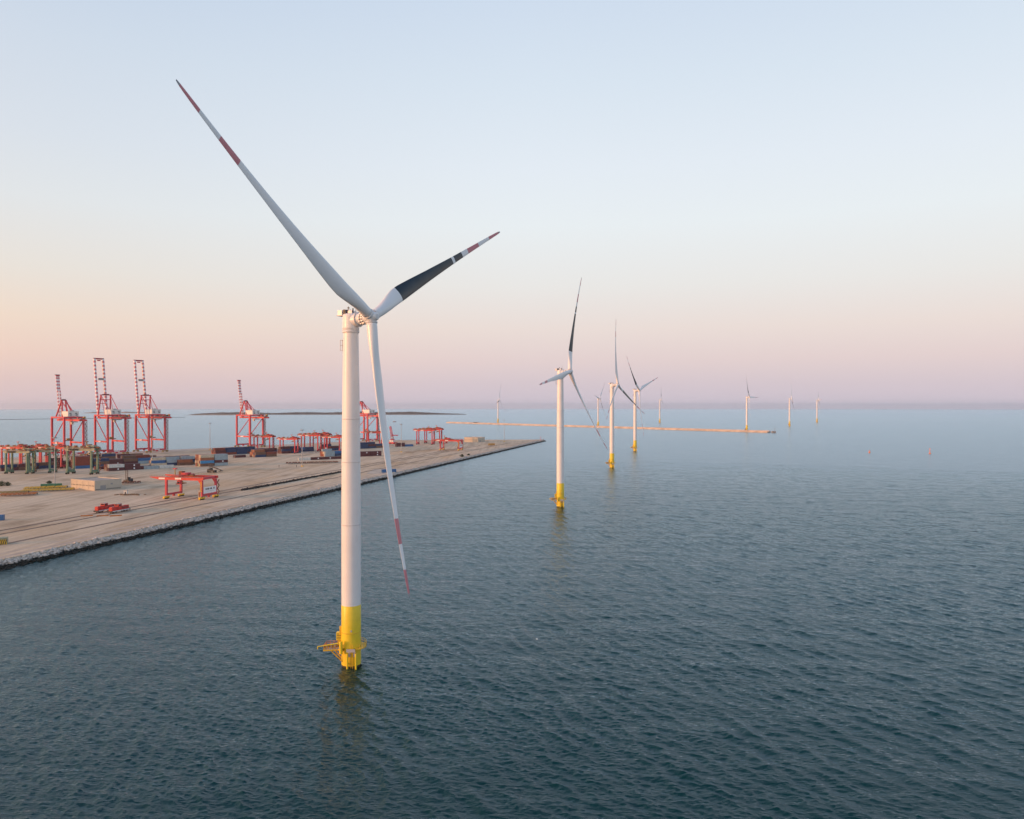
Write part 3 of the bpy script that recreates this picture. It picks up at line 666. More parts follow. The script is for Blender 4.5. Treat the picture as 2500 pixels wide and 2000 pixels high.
# ------------------------------------------------------------------ yard gantry cranes
def make_gantry(kind_):
    # local: +X along the span, +Y along the wheel track, origin at the near left leg's foot
    red=kind_!='green'; c='orange_red' if red else 'green'; c2='orange_red' if red else 'olive'; leg='red' if red else 'green'
    if kind_=='rail': Sx,Wy,H,cl,cr=26.5,15.0,14.6,12.0,1.5
    elif kind_=='green': Sx,Wy,H,cl,cr=21.5,7.0,20.8,3.0,3.0
    else: Sx,Wy,H,cl,cr=24.0,9.0,22.5,6.0,4.0
    t=empty('rail_gantry_crane' if kind_=='rail' else 'yard_gantry_crane',(0,0,3)); gh=2.1 if kind_=='rail' else 2.1
    for x in (0,Sx):
        for y in (0,Wy):
            lw=1.3 if kind_=='rail' else 1.3; MB().beam((x,y,2.2),(x,y,H-gh),lw,lw,leg,up=(0,1,0)).build('leg',t)
            b=MB()
            if kind_=='rail':
                b.box((x,y,1.25),(1.6,5.0,1.0),'yellow_steel')
                for k in (-1.8,-.6,.6,1.8): b.cyl((x-.5,y+k,.5),(x+.5,y+k,.5),.5,.5,'tyre',10)
                b.box((x,y-2.6,1.0),(1.2,.3,1.2),'yellow_steel')
                b.build('wheel_bogie',t)
            else:
                for k in (-1.1,1.1): b.cyl((x-.35,y+k,.8),(x+.35,y+k,.8),.8,.8,'tyre',12)
                b.box((x,y,1.7),(1.2,3.2,.8),leg); b.build('wheel_set',t)
        s=MB().beam((x,.8,2.9),(x,Wy-.8,2.9),1.1,1.2,leg); s.box((x,Wy/2,1.8),(1.0,1.6,1.4),leg); s.build('sill_beam',t)
        MB().beam((x,.6,H-.9),(x,Wy-.6,H-.9),1.2,1.5,leg).build('tie_beam',t)
    for y in (0,Wy):
        g=MB()
        ye=y-.72 if y==0 else y+.72
        g.add([(-cl,y-.7,H),(Sx+cr,y-.7,H),(Sx+cr,y-.7,H-gh*.8),(Sx-.75,y-.7,H-gh),(-cl*.35,y-.7,H-gh),(-cl,y-.7,H-gh*.25),
               (-cl,y+.7,H),(Sx+cr,y+.7,H),(Sx+cr,y+.7,H-gh*.8),(Sx-.75,y+.7,H-gh),(-cl*.35,y+.7,H-gh),(-cl,y+.7,H-gh*.25)],
              [(0,5,4,3,2,1),(6,7,8,9,10,11)]+[(i,(i+1)%6,6+(i+1)%6,6+i) for i in range(6)],c2)
        if red:
            g.box((-cl*.25,ye,H-gh*.55),(4.6,.03,1.0),'sign'); g.box((Sx*.35,ye,H-gh*.5),(4.6,.03,1.1),'sign')
        if kind_=='rail':
            for x,s in ((Sx,-1),):
                g.beam((x+s*.5,y,H-gh-1.9),(x+s*2.3,y,H-gh+.3),.9,1.0,c,up=(0,1,0))
        g.build('girder',t)
        w=MB(); n=int((Sx+cl)/2)
        yo=y-1.15 if y==0 else y+1.15
        w.box(((Sx-cl)/2,yo,H-.1),(Sx+cl,.7,.08),'steel')
        for i in range(n+1): w.cyl((-cl+i*(Sx+cl)/n,yo-.3 if y==0 else yo+.3,H),(-cl+i*(Sx+cl)/n,yo-.3 if y==0 else yo+.3,H+1.1),.05,.05,'ochre',4,False)
        for z in (.55,1.1): w.cyl((-cl,yo-.3 if y==0 else yo+.3,H+z),(Sx,yo-.3 if y==0 else yo+.3,H+z),.04,.04,'ochre',4,False)
        if kind_=='green':
            for i in range(9): w.box((Sx*.1+i*1.0,yo,H-1.0),(.25,.5,1.6),'dark')
        w.build('walkway',t)
    tx=Sx*.26 if kind_=='rail' else Sx*.82
    tr=MB()
    tr.box((tx,Wy/2,H+.5),(6,Wy+1.2,.8),'red' if red else 'rust'); tr.box((tx-1.5,Wy/2+1,H+1.9),(2.6,3.2,2.2),'rust'); tr.box((tx+2.6,Wy/2,H+1.5),(4.5,4.2,1.5),'red' if red else 'olive')
    tr.cyl((tx-1.4,1.5,H+1),(tx-1.4,1.5,H+5.0),.35,.3,'ochre',8); tr.box((tx-1.4,1.5,H+5.2),(2.2,1.6,.6),'red' if red else 'rust')
    tr.box((tx+6,Wy/2,H+.6),(5,2.2,.9),'rust')
    if kind_!='rail':                                         # cable trays, drives and spare gear along the top
        rr=random.Random(11)
        for y in (.3,Wy/2,Wy-.3): tr.box(((Sx+cr-cl)/2,y,H+.14),(Sx+cl+cr-1,.5,.3),'steel')
        for i in range(16):
            xx=-cl+1+(Sx+cl+cr-2)*i/15; hh=rr.uniform(.6,1.9); tr.box((xx,rr.choice((.3,Wy-.3,Wy/2)),H+.2+hh/2),(rr.uniform(1,2.6),rr.uniform(.8,1.8),hh),rr.choice(('rust','ochre','steel','red' if red else 'olive','rust')))
    tr.build('trolley',t)
    cab=MB().box((tx+1.2,2.4,H-gh-1.7),(2.2,2.2,2.4),'house' if kind_!='rail' else 'red'); cab.box((tx+1.2,1.28,H-gh-1.9),(1.7,.05,1.3),'glass'); cab.build('operator_cab',t)
    sp=MB().box((tx-1.2,Wy/2,H-gh-3.0),(2.4,8 if Wy>8 else 6,.6),'rust')
    for y in (-1.2,1.2): sp.cyl((tx-1.2,Wy/2+y,H-gh-2.8),(tx-1.2,Wy/2+y,H),.05,.05,'dark',4,False)
    sp.box((tx-1.2,Wy/2,H-gh-2.2),(1.6,2,1.0),'ochre'); sp.build('spreader',t)
    st=MB(); z=1.8;k=0                                        # zigzag stair beside the far right leg
    while z<H-gh-1:
        a,b2=(Wy+1,Wy+3) if k%2==0 else (Wy+3,Wy+1)
        st.beam((Sx+.6,a,z),(Sx+.6,b2,z+2),.7,.12,'rust'); st.box((Sx+.6,Wy+2,z),(.8,2.6,.08),'steel'); z+=2;k+=1
    st.build('stair',t)
    if kind_=='rail':
        el=MB().box((Sx-1.3,.2,3.6),(2.0,1.8,5.4),'steel'); el.box((Sx-1.3,-.72,3.6),(1.1,.05,3.0),'rust'); el.build('electrical_cabinet',t)
        ld=MB()
        for i in range(12): ld.box((Sx,-.85,5.5+.55*i),(.9,.12,.16),'yellow_steel')
        for s in (-.5,.5): ld.box((Sx+s,-.85,8.6),(.1,.12,7),'yellow_steel')
        ld.build('ladder',t)
        sg=MB().box((Sx+.82,Wy*.5,6.0),(.12,Wy*.9,4.2),'sign')
        rnd=random.Random(4)
        for i,(yy,ww) in enumerate(((-3.4,.9),(-2.2,.6),(-1.2,.9),(.2,.5),(1.2,.9),(3.4,.9))):
            sg.box((Sx+.90,Wy*.5+yy*1.25,6.7),(.04,ww*1.2,1.1),'dark')
        sg.box((Sx+.90,Wy*.5,5.2),(.04,7.4,.14),'steel')
        sg.build('sign_board',t)
    elif red and kind_=='tall':
        MB().box((Sx*.0,Wy/2,4.6),(1.6,3.5,2.2),'house').build('electrical_cabinet',t)
    else:
        rl=MB().cyl((-.9,Wy*.5,3.6),(-1.6,Wy*.5,3.6),2.0,2.0,'steel',16); rl.build('cable_reel',t)
    return t
GA={'rail':make_gantry('rail'),'green':make_gantry('green'),'tall':make_gantry('tall')}; used=set()
GL=[('rail',405.7,1218,13.3,1,'nearest low red rail gantry crane, white sign board between its right legs'),
 ('rail',1075,1099.6,13.3,1,'low red rail gantry crane with white sign, far down the quay by the tan warehouse'),
 ('green',14,1157,10,1,'green gantry crane cut by the left edge of the photo'),
 ('green',70.5,1154,10,1,'green gantry crane second from the left of the green ones'),
 ('green',164,1158,10,1.12,'green gantry crane nearest the stacked containers, rightmost of the green ones'),
 ('tall',48,1142,10,.93,'red gantry crane between the other two behind the green gantries'),
 ('tall',4,1143,10,.93,'red gantry crane behind the leftmost green gantry'),
 ('tall',100,1143,10,.93,'red gantry crane behind the middle green gantry'),
 ('tall',620,1104,13,.95,'red gantry crane right beside the lone narrow-boom quay crane'),
 ('tall',683.7,1107,13,.86,'red gantry crane standing in front of the dark container rows, second of its row'),
 ('tall',735.6,1102,13,1,'red gantry crane behind the light mast left of the nearest turbine tower'),
 ('tall',757,1100,13,1,'red gantry crane just left of the nearest turbine tower, second from it'),
 ('tall',792,1103,13,.9,'red gantry crane partly hidden by the nearest turbine tower'),
 ('tall',895,1086.6,13,.9,'red gantry crane crossed by the lowest blade of the nearest turbine'),
 ('tall',1017.6,1085.6,13,1.05,'red gantry crane standing clear by the far quay edge, front of a pair'),
 ('tall',1037,1082.5,13,1.05,'red gantry crane by the far quay edge, rear of a pair')]
for kd,px,py,a,sc,lab in GL:
    o=GA[kd]
    if kd in used: o=dup(o)
    used.add(kd); o.location=G(px,py); o.rotation_euler=(0,0,R(-a)); o.scale=(sc,sc,sc); tag(o,lab,'crane','gantry cranes in the yard')
# mobile harbour crane behind the lower blade
o=empty('mobile_harbour_crane',G(958,1084)); o.rotation_euler=(0,0,R(-40)); tag(o,'red mobile harbour crane with steep boom beside the lowest blade of the nearest turbine','crane')
MB().box((0,0,1.8),(16,8,2.2),'red').box((0,0,.5),(12,6,1),'tyre').build('undercarriage',o)
MB().box((0,0,4.5),(8,5,3.2),'house').box((0,0,7),(6,4,1.6),'red').build('engine_house',o)
b=MB()
for s in (-1.5,1.5):
    for z in (-1.2,1.2): b.beam((z,s,8),(z-5,s*.5,28),.6,.6,'red',up=(0,1,0))
for i in range(8): b.beam((-1.2-5*i/8,-1.5+.75*i/8,8+2.5*i),(1.2-5*(i+1)/8,1.5-.75*i/8,10.5+2.5*i),.4,.4,'red',up=(0,1,0))
b.build('lattice_boom',o); MB().box((6,0,14),(13,2,1.4),'red').build('counter_jib',o); MB().box((1.6,-2.2,10),(2,1.8,2.2),'house').build('operator_cab',o)

# ------------------------------------------------------------------ light masts
def make_mast():
    t=empty('light_mast',(0,0,3)); MB().cyl((0,0,.8),(0,0,37),.42,.18,'pole',10).build('mast',t); MB().box((0,0,.4),(2.2,2.2,.8),'yellow_steel').build('footing',t)
    h=MB().lathe([(1.3,36.6),(1.7,36.7),(1.7,37.0),(1.3,37.1)],'pole',16)
    for i in range(8): a=i*math.pi/4; h.box((1.7*math.cos(a),1.7*math.sin(a),36.5),(.5,.5,.4),'steel',a)
    for i in range(4): a=i*math.pi/2; h.beam((0,0,36.9),(1.4*math.cos(a),1.4*math.sin(a),36.9),.12,.12,'pole')
    h.build('lamp_ring',t); return t
lm=None
for px,py,lab in ((133,1186,'tall light mast beside the green container near the left edge'),(512.6,1098,'thin far light mast against the water left of the lone quay crane'),
  (371.6,1134,'light mast among the containers under the third quay crane'),(737.5,1139,'light mast in the open yard left of the nearest turbine tower'),
  (979.6,1104,'light mast just right of the lowest blade of the nearest turbine'),(1231,1078.6,'farthest light mast near the tip of the quay')):
    if lm is None: o=lm=make_mast()
    else: o=dup(lm)
    o.location=G(px,py); tag(o,lab,'light mast','light masts in the yard')

# ------------------------------------------------------------------ containers
def container_mesh(col,logo):
    b=MB(); Lc,Wc,H=13.72,2.5,2.9; c='c_'+col; n=26
    # corrugated long sides, framed ends, roof slightly recessed
    for s in (-1,1):
        xs=[-Lc/2+.2+(Lc-.4)*i/(2*n) for i in range(2*n+1)]
        vs=[];
        for i,x in enumerate(xs):
            y=s*(Wc/2-.02-(.045 if (i//1)%2 else 0)); vs+=[(x,y,.16),(x,y,H-.12)]
        b.add(vs,[((2*i,2*i+2,2*i+3,2*i+1) if s<0 else (2*i+1,2*i+3,2*i+2,2*i)) for i in range(2*n)],c)
        b.box((0,s*(Wc/2-.04),.08),(Lc,.08,.16),c); b.box((0,s*(Wc/2-.04),H-.06),(Lc,.08,.12),c)
        for e in (-1,1): b.box((e*(Lc/2-.08),s*(Wc/2-.08),H/2),(.16,.16,H),c)
        if logo:
            m=12; b.add([(1.5+.75*math.cos(2*math.pi*i/m),s*(Wc/2+.008),1.5+.8*math.sin(2*math.pi*i/m)) for i in range(m)],[tuple(range(m)) if s>0 else tuple(range(m))[::-1]],'sign')
    b.box((0,0,H-.06),(Lc-.1,Wc-.14,.08),c); b.box((0,0,.12),(Lc-.1,Wc-.14,.1),c)
    for e in (-1,1):
        b.box((e*(Lc/2-.06),0,H/2),(.06,Wc-.3,H-.2),c)
        for y in (-.75,-.3,.3,.75): b.cyl((e*(Lc/2-.01),y,.2),(e*(Lc/2-.01),y,H-.2),.03,.03,'steel',5,False)
    return b.mesh('shipping_container')
CM={}
def cmesh(col,logo):
    if (col,logo) not in CM: CM[(col,logo)]=container_mesh(col,logo)
    return CM[(col,logo)]
TN=['ground tier','second tier','third tier','fourth tier']
def block(px,py,a,rows,phrase,group='stacked shipping containers'):
    # rows[0] is the front row; each row is a list of columns, each column a string of colours from the ground up (lower case: with a white emblem)
    o0=G(px,py); d=az(a); back=Vector((-d.y,d.x,0)); nr=len(rows)
    for r_,row in enumerate(rows):
        for c_,colm in enumerate(row):
            for t_,ch in enumerate(colm):
                front=r_==0 or (c_<len(rows[r_-1]) and t_>=len(rows[r_-1][c_])) or c_>=len(rows[r_-1])
                if ch=='.' : continue
                if not(front or t_==len(colm)-1 or c_==0): continue
                p=o0+d*(6.86+c_*14.2)+back*(1.25+r_*2.8); p+=d*random.uniform(-.12,.12)
                o=link('shipping_container',cmesh(ch.upper(),ch.islower())); o.location=(p.x,p.y,3.01+t_*2.91); o.rotation_euler=(0,0,math.atan2(d.y,d.x))
                lab='%s container, %s, '%(CC[ch.upper()][0],TN[t_])
                if len(row)>1: lab+=ORD[c_]+' from left, '
                if nr>1: lab+=('front' if r_==0 else ORD[r_])+' row, '
                tag(o,lab+phrase,'container',group)
A=46
block(265,1150.5,A,[['mW','mm','m'],['RC','MM'],['OR','M'],['CR'],['OR']],'block behind black forklift')
block(233,1147,A,[['M'],['R']],'short stack left of white-topped block')
block(266,1136,A,[['mM','MK','PB','NN'],['NK','KN','NM','NB'],['MN','NNK','KMR','NK'],['KM','RMN','NNM','MN'],['R','MK','NN','KM']],'block under tall twin-boom cranes')
block(288,1122,A,[['M','N','K'],['NM','MK','N']],'far row beneath third quay crane')
block(332,1146,A,[['N'],['M']],'low pair right of maroon pair')
block(400,1128,A,[['NM','KN','M'],['M','NN','K']],'far row behind central mast')
block(352,1146,A,[['P','W']],'low pair before central mast')
block(372.5,1139.4,A,[['C','NP','KNP'],['CBC','NPP','KKO'],['NC','PB','OO'],['CO','NN','KR']],'stepped block by central mast')
block(437,1137,A,[['KO'],['OR'],['M']],'end of stepped block by mast')
block(490,1139.5,A,[['KTOC','PmPP'],['CRCC','PMPN'],['GCRR','NKPN'],['RKKR','PNMK'],['OCRO','KN']],'tall block behind reach stacker')
block(526,1112,A-4,[['RM','RN','NN','MN','KM','NM'],['OMR','KNN','NMN','KN','NN','MK'],['RMN','NNM','MN','NBN','MN','K'],['OR','MN','NM','NN','KM']],'long dark block by lone crane')
block(574,1118,A-4,[['M'],['N']],'low pair before long dark block')
block(624,1117,A-4,[['NK','KR'],['ONO','RN'],['CRO','KNM'],['ROK','NM'],['RO','MK']],'lit block under red gantries')
block(688,1108,A-4,[['MN','NM'],['KMM','NKN'],['MMK','KKM'],['MN','NM']],'dark stack right of gantry legs')
block(722,1104,A-4,[['NB','NN'],['NN','MN'],['M','K']],'small navy stack beside mast')
block(794,1115,A-4,[['PP','NB'],['OC','RB'],['ROP','RK'],['RR','OM']],'block left of turbine tower')
block(729,1124.5,A+10,[['W','m','m','M','m']],'line by rusty trailers')
block(788,1101,A-4,[['MRN','NM'],['OKB','NK'],['RM','MM']],'far stack left of turbine tower')
block(880,1115,A+8,[['Mm','mm'],['mm','MM']],'maroon stack right of turbine tower')
block(880,1096,A-4,[['NN','NM','KN'],['KNN','NMN','MK'],['OMM','NNK','MN']],'dark block right of turbine tower')
block(968,1091,A+10,[['MM','B'],['MK','N']],'low stack by mobile crane')
block(184,1145,A,[['BRRR'],['ORKM'],['NOMR'],['BOOM'],['OROM'],['RMOR']],'tall stack behind green gantry')
block(230,1142,A,[['NKN'],['BNN'],['KMK'],['NNM']],'stack between green gantry and cranes')
block(214,1130,A,[['NK','MKN'],['NNM','KM'],['MN','RK']],'far stack by second crane')
block(2,1151,A,[['M','KM'],['MN','NM'],['N','K']],'stack among leftmost gantry legs')
block(54,1147,A,[['MN','N','KM'],['KM','MK','N'],['N','MN','M']],'stack among middle gantry legs')
block(118,1141,A,[['NM','MK'],['KBM','NN'],['MM','K']],'stack behind middle green gantry')
block(98,1192,A+18,[['G']],'beside the light mast at left','single shipping containers')
block(-66,1274,72,[['B']],'cut by the left edge of the photo','single shipping containers')
block(933,1154.5,60,[['B']],'on the pale slab by the shore','single shipping containers')

# ------------------------------------------------------------------ buildings
def warehouse(px,py,l1,l2,h,a,label,stripes):
    c=G(px,py); t=empty('warehouse',c,R(-a)); tag(t,label,'warehouse','warehouses on the quay')   # local: -X is the sunlit long side, +Y the shaded side
    w=MB(); w.prism([(0,0),(0,l2),(-l1,l2),(-l1,0)],0,h,'wall'); w.build('wall',t)
    r=MB(); r.box((-l1/2,l2/2,h+.02),(l1-.8,l2-.8,.08),'roofing')
    for x0,y0,x1,y1 in ((-l1,.15,0,.15),(-l1,l2-.15,0,l2-.15),(-l1+.15,.3,-l1+.15,l2-.3),(-.15,.3,-.15,l2-.3)): r.beam((x0,y0,h+.3),(x1,y1,h+.3),.34,.6,'wall')
    r.build('roof',t)
    n=int(l1/1.9); wn=MB()
    for i in range(n): MB().box((-l1+1.6+i*(l1-3)/max(1,n-1),-.02,h*.5),(.6,.1,.8),'glass').build('window',t)
    pl=MB()
    for i in range(5): pl.box((-l1+.4+i*(l1-.8)/4,-.06,h/2),(.35,.12,h-.1),'wall')
    pl.build('pilaster',t)
    MB().box((.03,l2*.30,1.7),(.12,4.2,3.4),'steel').build('door',t); MB().box((.03,l2*.62,h*.62),(.1,1.6,1.2),'steel').build('window',t)
    if stripes:
        s=MB()
        for i in range(int(l2/.75)):
            y=.3+i*.75
            if l2*.30-2.4<y<l2*.30+2.4 or y>l2-1.2: continue
            s.add([(.012,y,.1),(.012,y+.38,.1),(.012,y+.85,1.0),(.012,y+.47,1.0)],[(0,1,2,3)],'dark')
        s.build('hazard_stripes',t)
    return t
warehouse(231,1198.4,30.5,20.5,6.5,30.7-0,'flat-roofed pale warehouse with a row of small windows, near the left green gantries',True)
warehouse(1166.9,1080,28,21,7.4,30.7,'far tan flat-roofed warehouse near the tip of the quay',False)
for o in [o for o in bpy.data.objects if o.name.startswith('warehouse') and o.parent is None]:
    o.rotation_euler=(0,0,R(-30.7))
o=empty('hut',G(307,1207.5)); tag(o,'tiny pale square hut beside a brown soil heap','hut'); MB().box((0,0,1.4),(2.1,2.1,2.8),'house').build('wall',o); MB().box((0,0,2.9),(2.5,2.5,.2),'wall').build('roof',o); MB().box((0,-1.06,1.0),(.8,.04,1.9),'glass').build('door',o)

# ------------------------------------------------------------------ locomotives
def make_loco():
    t=empty('shunting_locomotive',(0,0,3)) # +X forward along track
    fr=MB().box((7,0,1.25),(14,2.8,.5),'steel')
    for x in (-.2,14.2):
        fr.box((x,0,1.1),(.4,2.9,.9),'dark')
        for y in (-.9,.9): fr.cyl((x-.3,y,1.1),(x+.3,y,1.1),.28,.28,'dark',8)
    for y in (-1.42,1.42):
        fr.cyl((.2,y,2.55),(13.8,y,2.55),.025,.025,'loco',5,False)
        for i in range(9): fr.cyl((.4+i*1.65,y,1.5),(.4+i*1.65,y,2.55),.025,.025,'loco',5,False)
        fr.box((7,y,1.25),(13,.06,.3),'sign')
    fr.build('frame',t)
    h=MB().box((2.6,0,2.55),(4.8,2.1,2.1),'loco').box((2.6,0,3.65),(4.6,1.7,.15),'loco'); h.box((.18,0,2.6),(.05,1.3,1.1),'loco'); h.build('front_hood',t)
    h=MB().box((10.6,0,2.5),(6.2,2.1,2.0),'loco').box((10.6,0,3.55),(6.0,1.7,.15),'loco')
    for i in range(6):
        for y in (-1.07,1.07): h.box((8.4+i*.9,y,2.6),(.5,.04,1.0),'dark')
    h.cyl((8.6,0,3.6),(8.6,0,4.2),.2,.2,'dark',8); h.build('rear_hood',t)
    c=MB().box((6.2,0,3.2),(2.6,2.75,3.4),'loco').box((6.2,0,4.98),(3.0,2.95,.18),'steel'); c=c.build('cab',t)
    for y in (-1.39,1.39):
        for x in (5.6,6.8): MB().box((x,y,4.1),(.9,.04,.9),'glass').build('window',c)
    for x in (4.88,7.52): MB().box((x,0,4.4),(.04,2.0,.6),'glass').build('window',c)
    for x0 in (2.6,11.2):
        b=MB().box((x0,0,.85),(3.6,2.3,.5),'dark')
        for dx in (-1.2,1.2):
            for y in (-.75,.75): b.cyl((x0+dx,y-.08,.55),(x0+dx,y+.08,.55),.5,.5,'dark',14)
        b.build('bogie',t)
    return t
lc=make_loco(); p=edge(0,59); ang=math.atan2(ED.y,ED.x)
def on_track(inl,px,py):
    g=G(px,py); s=(g-E0).dot(ED); q=edge(s,inl); return (q.x,q.y,3.12)
lc.location=on_track(68.8,234,1254); lc.rotation_euler=(0,0,ang); tag(lc,'left one of two red shunting locomotives, on the track farther from the sea','locomotive','red shunting locomotives')
l2=dup(lc); l2.location=on_track(59.2,268,1255.5); tag(l2,'right one of two red shunting locomotives, on the track nearer the sea','locomotive','red shunting locomotives')

# ------------------------------------------------------------------ trailers, forklifts and other yard things
def make_trailer(c):
    t=empty('yard_trailer',(0,0,3)); b=MB()
    for y in (-.55,.55): b.beam((0,y,1.25),(12,y,1.25),.25,.4,c)
    for x in (.2,3.2,6.2,9.0,11.8): b.box((x,0,1.3),(.25,2.4,.25),c)
    b.build('chassis',t); w=MB()
    for x in (9.2,10.5):
        for y in (-.95,.95): w.cyl((x,y-.18,.5),(x,y+.18,.5),.5,.5,'tyre',10)
    w.build('wheels',t); l=MB()
    for y in (-.8,.8): l.box((2.6,y,.55),(.18,.18,1.1),'steel')
    l.build('landing_leg',t); return t
TR={}
def trailers(px,py,n,row,lab,c,col,group,step=2.75):
    g0=G(px,py); d=az(row); 
    for i in range(n):
        if c not in TR: o=TR[c]=make_trailer(c)
        else: o=dup(TR[c])
        q=g0+d*step*i; o.location=(q.x,q.y,3.0); o.rotation_euler=(0,0,math.atan2(d.y,d.x)+R(90+random.uniform(-2,2)))
        tag(o,lab%ORD[i],'trailer',group)
trailers(52,1203.5,12,68,'yellow skeletal trailer, %s from left in the row by the green container','yellow_steel','y','yellow trailers parked in a row')
trailers(0,1214,8,66,'orange skeletal trailer, %s from left in the row before the yellow ones','orange','o','orange trailers parked in a row')
trailers(60,1197,10,67,'yellow skeletal trailer, %s from left in the rear row near the green container','yellow_steel','y3','yellow trailers in the rear row')
trailers(-6,1209,7,66,'weathered yellow skeletal trailer, %s from left in the row behind the orange ones','ochre','y2','weathered yellow trailers',2.7)
trailers(702,1133.5,18,72,'rusty skeletal trailer, %s from left in the row in front of the maroon container line','rust','r','rusty trailers parked in a row',3.0)
trailers(300,1183,4,70,'rusty flat trailer, %s from left beside the black forklift','rust','r2','rusty trailers by the forklift',3.4)
o=empty('container_forklift',G(312,1178),R(-20)); tag(o,'black container forklift with tall mast, behind the pale warehouse','forklift')
MB().box((0,1.5,1.6),(2.6,4.6,1.6),'dark').box((0,3.4,2.2),(2.4,1.2,1.4),'dark').build('body',o); MB().box((0,.9,3.3),(1.8,1.8,1.9),'glass').build('cab',o)
b=MB()
for x in (-1.0,1.0): b.box((x,-1.2,5.0),(.35,.4,9.6),'dark')
for i in range(8): b.box((0,-1.2,.8+1.25*i),(2,.25,.18),'dark')
b.build('mast',o); MB().box((0,-1.7,1.4),(5.5,.4,.9),'dark').build('carriage',o); b=MB()
for x in (-1.3,1.3):
    for y in (-.6,3): b.cyl((x-.3,y,.75),(x+.3,y,.75),.75,.75,'tyre',12)
b.build('wheels',o)
o=empty('reach_stacker',G(517,1154),R(75)); tag(o,'black reach stacker with lowered boom, in front of the tall container block','reach stacker')
MB().box((0,0,1.7),(3.2,8,1.5),'dark').box((0,3.2,2.6),(3.0,1.8,1.2),'dark').build('body',o); MB().box((-.6,.2,3.5),(1.7,2,2),'glass').build('cab',o)
MB().beam((0,3.4,6.6),(0,-6.5,3.4),.9,1.0,'dark').beam((0,-6.0,3.5),(0,-9.5,2.6),.6,.7,'dark').build('boom',o); MB().box((0,-9.4,1.6),(6,.8,.6),'dark').box((0,-9.4,2.2),(1,1,1),'dark').build('spreader',o)
b=MB()
for x in (-1.4,1.4):
    for y in (-3,3): b.cyl((x-.4,y,.85),(x+.4,y,.85),.85,.85,'tyre',12)
b.build('wheels',o); b=MB()
for x in (-1.1,1.1): b.box((x,2.0,5.0),(.3,.3,8.0),'dark')
b.build('lift_frame',o)
# dark heap of old sleepers along the rails
a0=G(592,1198); a1=G(834,1153); b=MB(); dd=(a1-a0); n=260
for i in range(n):
    q=dd*(i/n); b.blob((q.x+random.uniform(-1.2,1.2),q.y+random.uniform(-.8,.8),.35),random.uniform(.7,1.25),'heap',.3,(1.1,1.3,random.uniform(.7,1.1)))
tag(b.build('dark_heap',None,a0),'long low dark ridge of heaped material lying along the open yard','heap')
b=MB()
for i in range(40): b.blob((random.gauss(0,3.6),random.gauss(0,1.2),.1),random.uniform(.6,1.3),'soil',.3,(1.4,1.2,.6))
tag(b.build('soil_heap',None,G(316,1208.5)),'low brown soil heap beside the tiny pale hut','heap')
# pale slab by the shore
s=MB(); g=[G(894,1157.5,3),G(948,1156,3),G(988,1146,3),G(962,1144.5,3),G(915,1144.5,3)]
s.prism([(p.x,p.y) for p in g],2.95,3.05,'concrete'); kind(s.build('concrete_slab'))
# kerb-like barriers lying by the locomotives
bb=MB().box((0,0,.35),(6.0,.5,.7),'orange').box((0,0,.75),(6.0,.3,.14),'house'); me=bb.mesh('barrier')
for (px,lab) in ((211,'left one of three pale barriers lying before the locomotives'),(250,'middle one of three pale barriers lying before the locomotives'),(282,'right one of three pale barriers lying before the locomotives')):
    o=link('barrier',me,None,G(px,1260.5)); o.rotation_euler=(0,0,R(28)); tag(o,lab,'barrier','barriers on the open ground')
o=empty('striped_block',G(-12,1330),R(25)); tag(o,'concrete block with black and yellow hazard stripes at the left edge near the shore','concrete block')
MB().box((0,0,1.5),(9,3.6,3.0),'olive').build('body',o); s=MB()
for i in range(11): s.add([(-4.4+i*.8,-1.815,.1),(-4.0+i*.8,-1.815,.1),(-3.4+i*.8,-1.815,2.2),(-3.8+i*.8,-1.815,2.2)],[(0,1,2,3)],'dark')
s.box((0,-1.806,1.15),(9,.008,2.2),'yellow_steel'); s.build('hazard_stripes',o)
# tank, posts, beacon
o=empty('storage_tank',G(1200,1088),R(10)); tag(o,'yellow cylindrical tank lying on its side near the far warehouse','tank')
MB().cyl((-5,0,2),(5,0,2),1.5,1.5,'ochre',16).build('vessel',o); MB().box((-3,0,.4),(.8,2.4,.8),'concrete').box((3,0,.4),(.8,2.4,.8),'concrete').build('saddle',o)
pm=MB().cyl((0,0,0),(0,0,1.9),.25,.2,'dark',8).box((0,0,2.0),(.7,.5,.4),'dark').mesh('marker_post')
for px,py,lab in ((681,1141.5,'dark marker post alone in the open yard, left one'),(723.5,1141,'dark marker post below the light mast in the open yard')):
    tag(link('marker_post',pm,None,G(px,py)),lab,'post','marker posts')
o=empty('quay_beacon',G(1320,1076)); tag(o,'small dark red beacon post at the tip of the quay','beacon'); MB().cyl((0,0,0),(0,0,6),.35,.25,'red',8).build('post',o); MB().cyl((0,0,6),(0,0,7),.7,.6,'red',8).build('lantern',o)
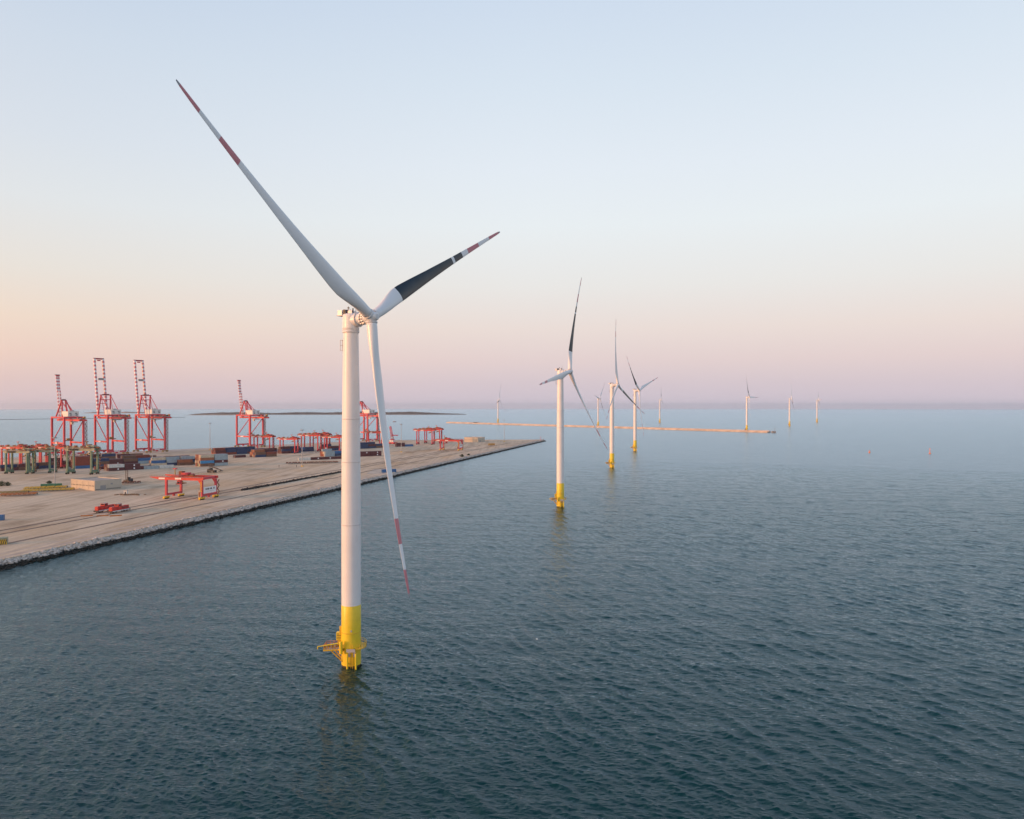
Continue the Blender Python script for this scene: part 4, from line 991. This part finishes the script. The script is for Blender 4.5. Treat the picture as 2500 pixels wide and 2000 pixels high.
# shrubs: leaf clumps over short stems
def shrub(px,py,w,h,seed,label):
    rnd=random.Random(seed); o=empty('shrub',G(px,py)); tag(o,label,'shrub','shrubs on the quay'); st=MB()
    for i in range(7):
        a=rnd.uniform(0,6.28); st.cyl((0,0,0),(math.cos(a)*w*.3,math.sin(a)*w*.3,h*.6),.08,.03,'bark',5,False)
    st.build('stem',o); lf=MB()
    for i in range(900):
        a=rnd.uniform(0,6.28); u=rnd.random()**.5; z=rnd.random(); rad=w*.5*u*math.sin(math.pi*min(1,.18+z*.78))*(.8+.3*math.sin(3*a+seed))
        c=Vector((rad*math.cos(a),rad*math.sin(a),.2+z*h*(.85+.15*math.sin(2*a)))); s=rnd.uniform(.12,.3)
        d=Vector((rnd.gauss(0,1),rnd.gauss(0,1),rnd.gauss(0,1))).normalized(); e=d.orthogonal().normalized()*s; f=d.cross(e)
        lf.add([c-e*.6,c+f,c+e*.6,c-f],[(0,1,2,3)],'foliage')
    lf.build('foliage',o)
shrub(3,1187,7,4,1,'grey green shrub by the left edge above the yellow trailers'); shrub(18,1186.5,6,3,2,'low grey green shrub right of the one at the left edge')
shrub(120,1181,5,2.2,3,'dark shrub just behind the green container'); shrub(1128,1115.5,6.5,3.2,4,'dark rounded shrub near the far shore edge, larger of two'); shrub(1144,1112,4.5,2,5,'dark rounded shrub near the far shore edge, smaller of two')

# ------------------------------------------------------------------ things on the water
def W0(px,py): 
    Y=F*CAM_H/(py-CY); X=(px-CX)/F*Y; return Vector((X,Y,drop(X,Y)))
def buoy(p,h,lab):
    o=empty('marker_buoy',p); tag(o,lab,'buoy','buoys on the open water')
    MB().lathe([(0,-.6),(1.3,-.5),(1.4,.5),(.9,1.0),(.5,1.2)],'buoy',16).build('float',o); MB().cyl((0,0,1),(0,0,h),.42,.32,'buoy',8).build('mast',o); MB().box((0,0,h+.4),(1.0,1.0,.8),'buoy').build('topmark',o)
buoy(W0(2270.5,1107.5),6.2,'tall orange marker buoy alone in open water at right'); buoy(W0(2123,1105),2.2,'short orange marker buoy in open water left of the tall one')
o=empty('small_boat',W0(963,1030)); tag(o,'tiny reddish boat far off behind the quay, right of the lowest blade','boat')
h=MB(); h.add([(-6,-1.6,0),(4,-1.6,0),(7,0,.6),(4,1.6,0),(-6,1.6,0),(-6.2,-2,1.8),(4.5,-2,2.0),(8,0,2.6),(4.5,2,2.0),(-6.2,2,1.8)],[(4,3,2,1,0),(5,6,7,8,9),(0,1,6,5),(1,2,7,6),(2,3,8,7),(3,4,9,8),(4,0,5,9)],'rust'); h.build('hull',o)
MB().box((-1.5,0,2.8),(3.6,2.6,2.0),'house').build('cabin',o)
o=link('float',MB().lathe([(0,-.15),(.22,-.1),(.28,.08),(.18,.26),(0,.32)],'sign',14).mesh('float'),None,W0(1311,1562)); tag(o,'tiny white float drifting on the near water right of the nearest turbine','float')

# ------------------------------------------------------------------ haze: the air over the gulf
hb=MB().box((0,0,-40),(110000,110000,420),'white'); 
hm=bpy.data.materials.new('sea_haze'); hm.use_nodes=True; t=hm.node_tree; t.nodes.clear()
o_=t.nodes.new('ShaderNodeOutputMaterial'); v_=t.nodes.new('ShaderNodeVolumePrincipled'); t.links.new(v_.outputs[0],o_.inputs['Volume'])
v_.inputs['Color'].default_value=(.99,.95,1.0,1); v_.inputs['Density'].default_value=.000026; v_.inputs['Anisotropy'].default_value=.7
h=hb.build('haze'); h.data.materials.clear(); h.data.materials.append(hm); kind(h,'stuff')
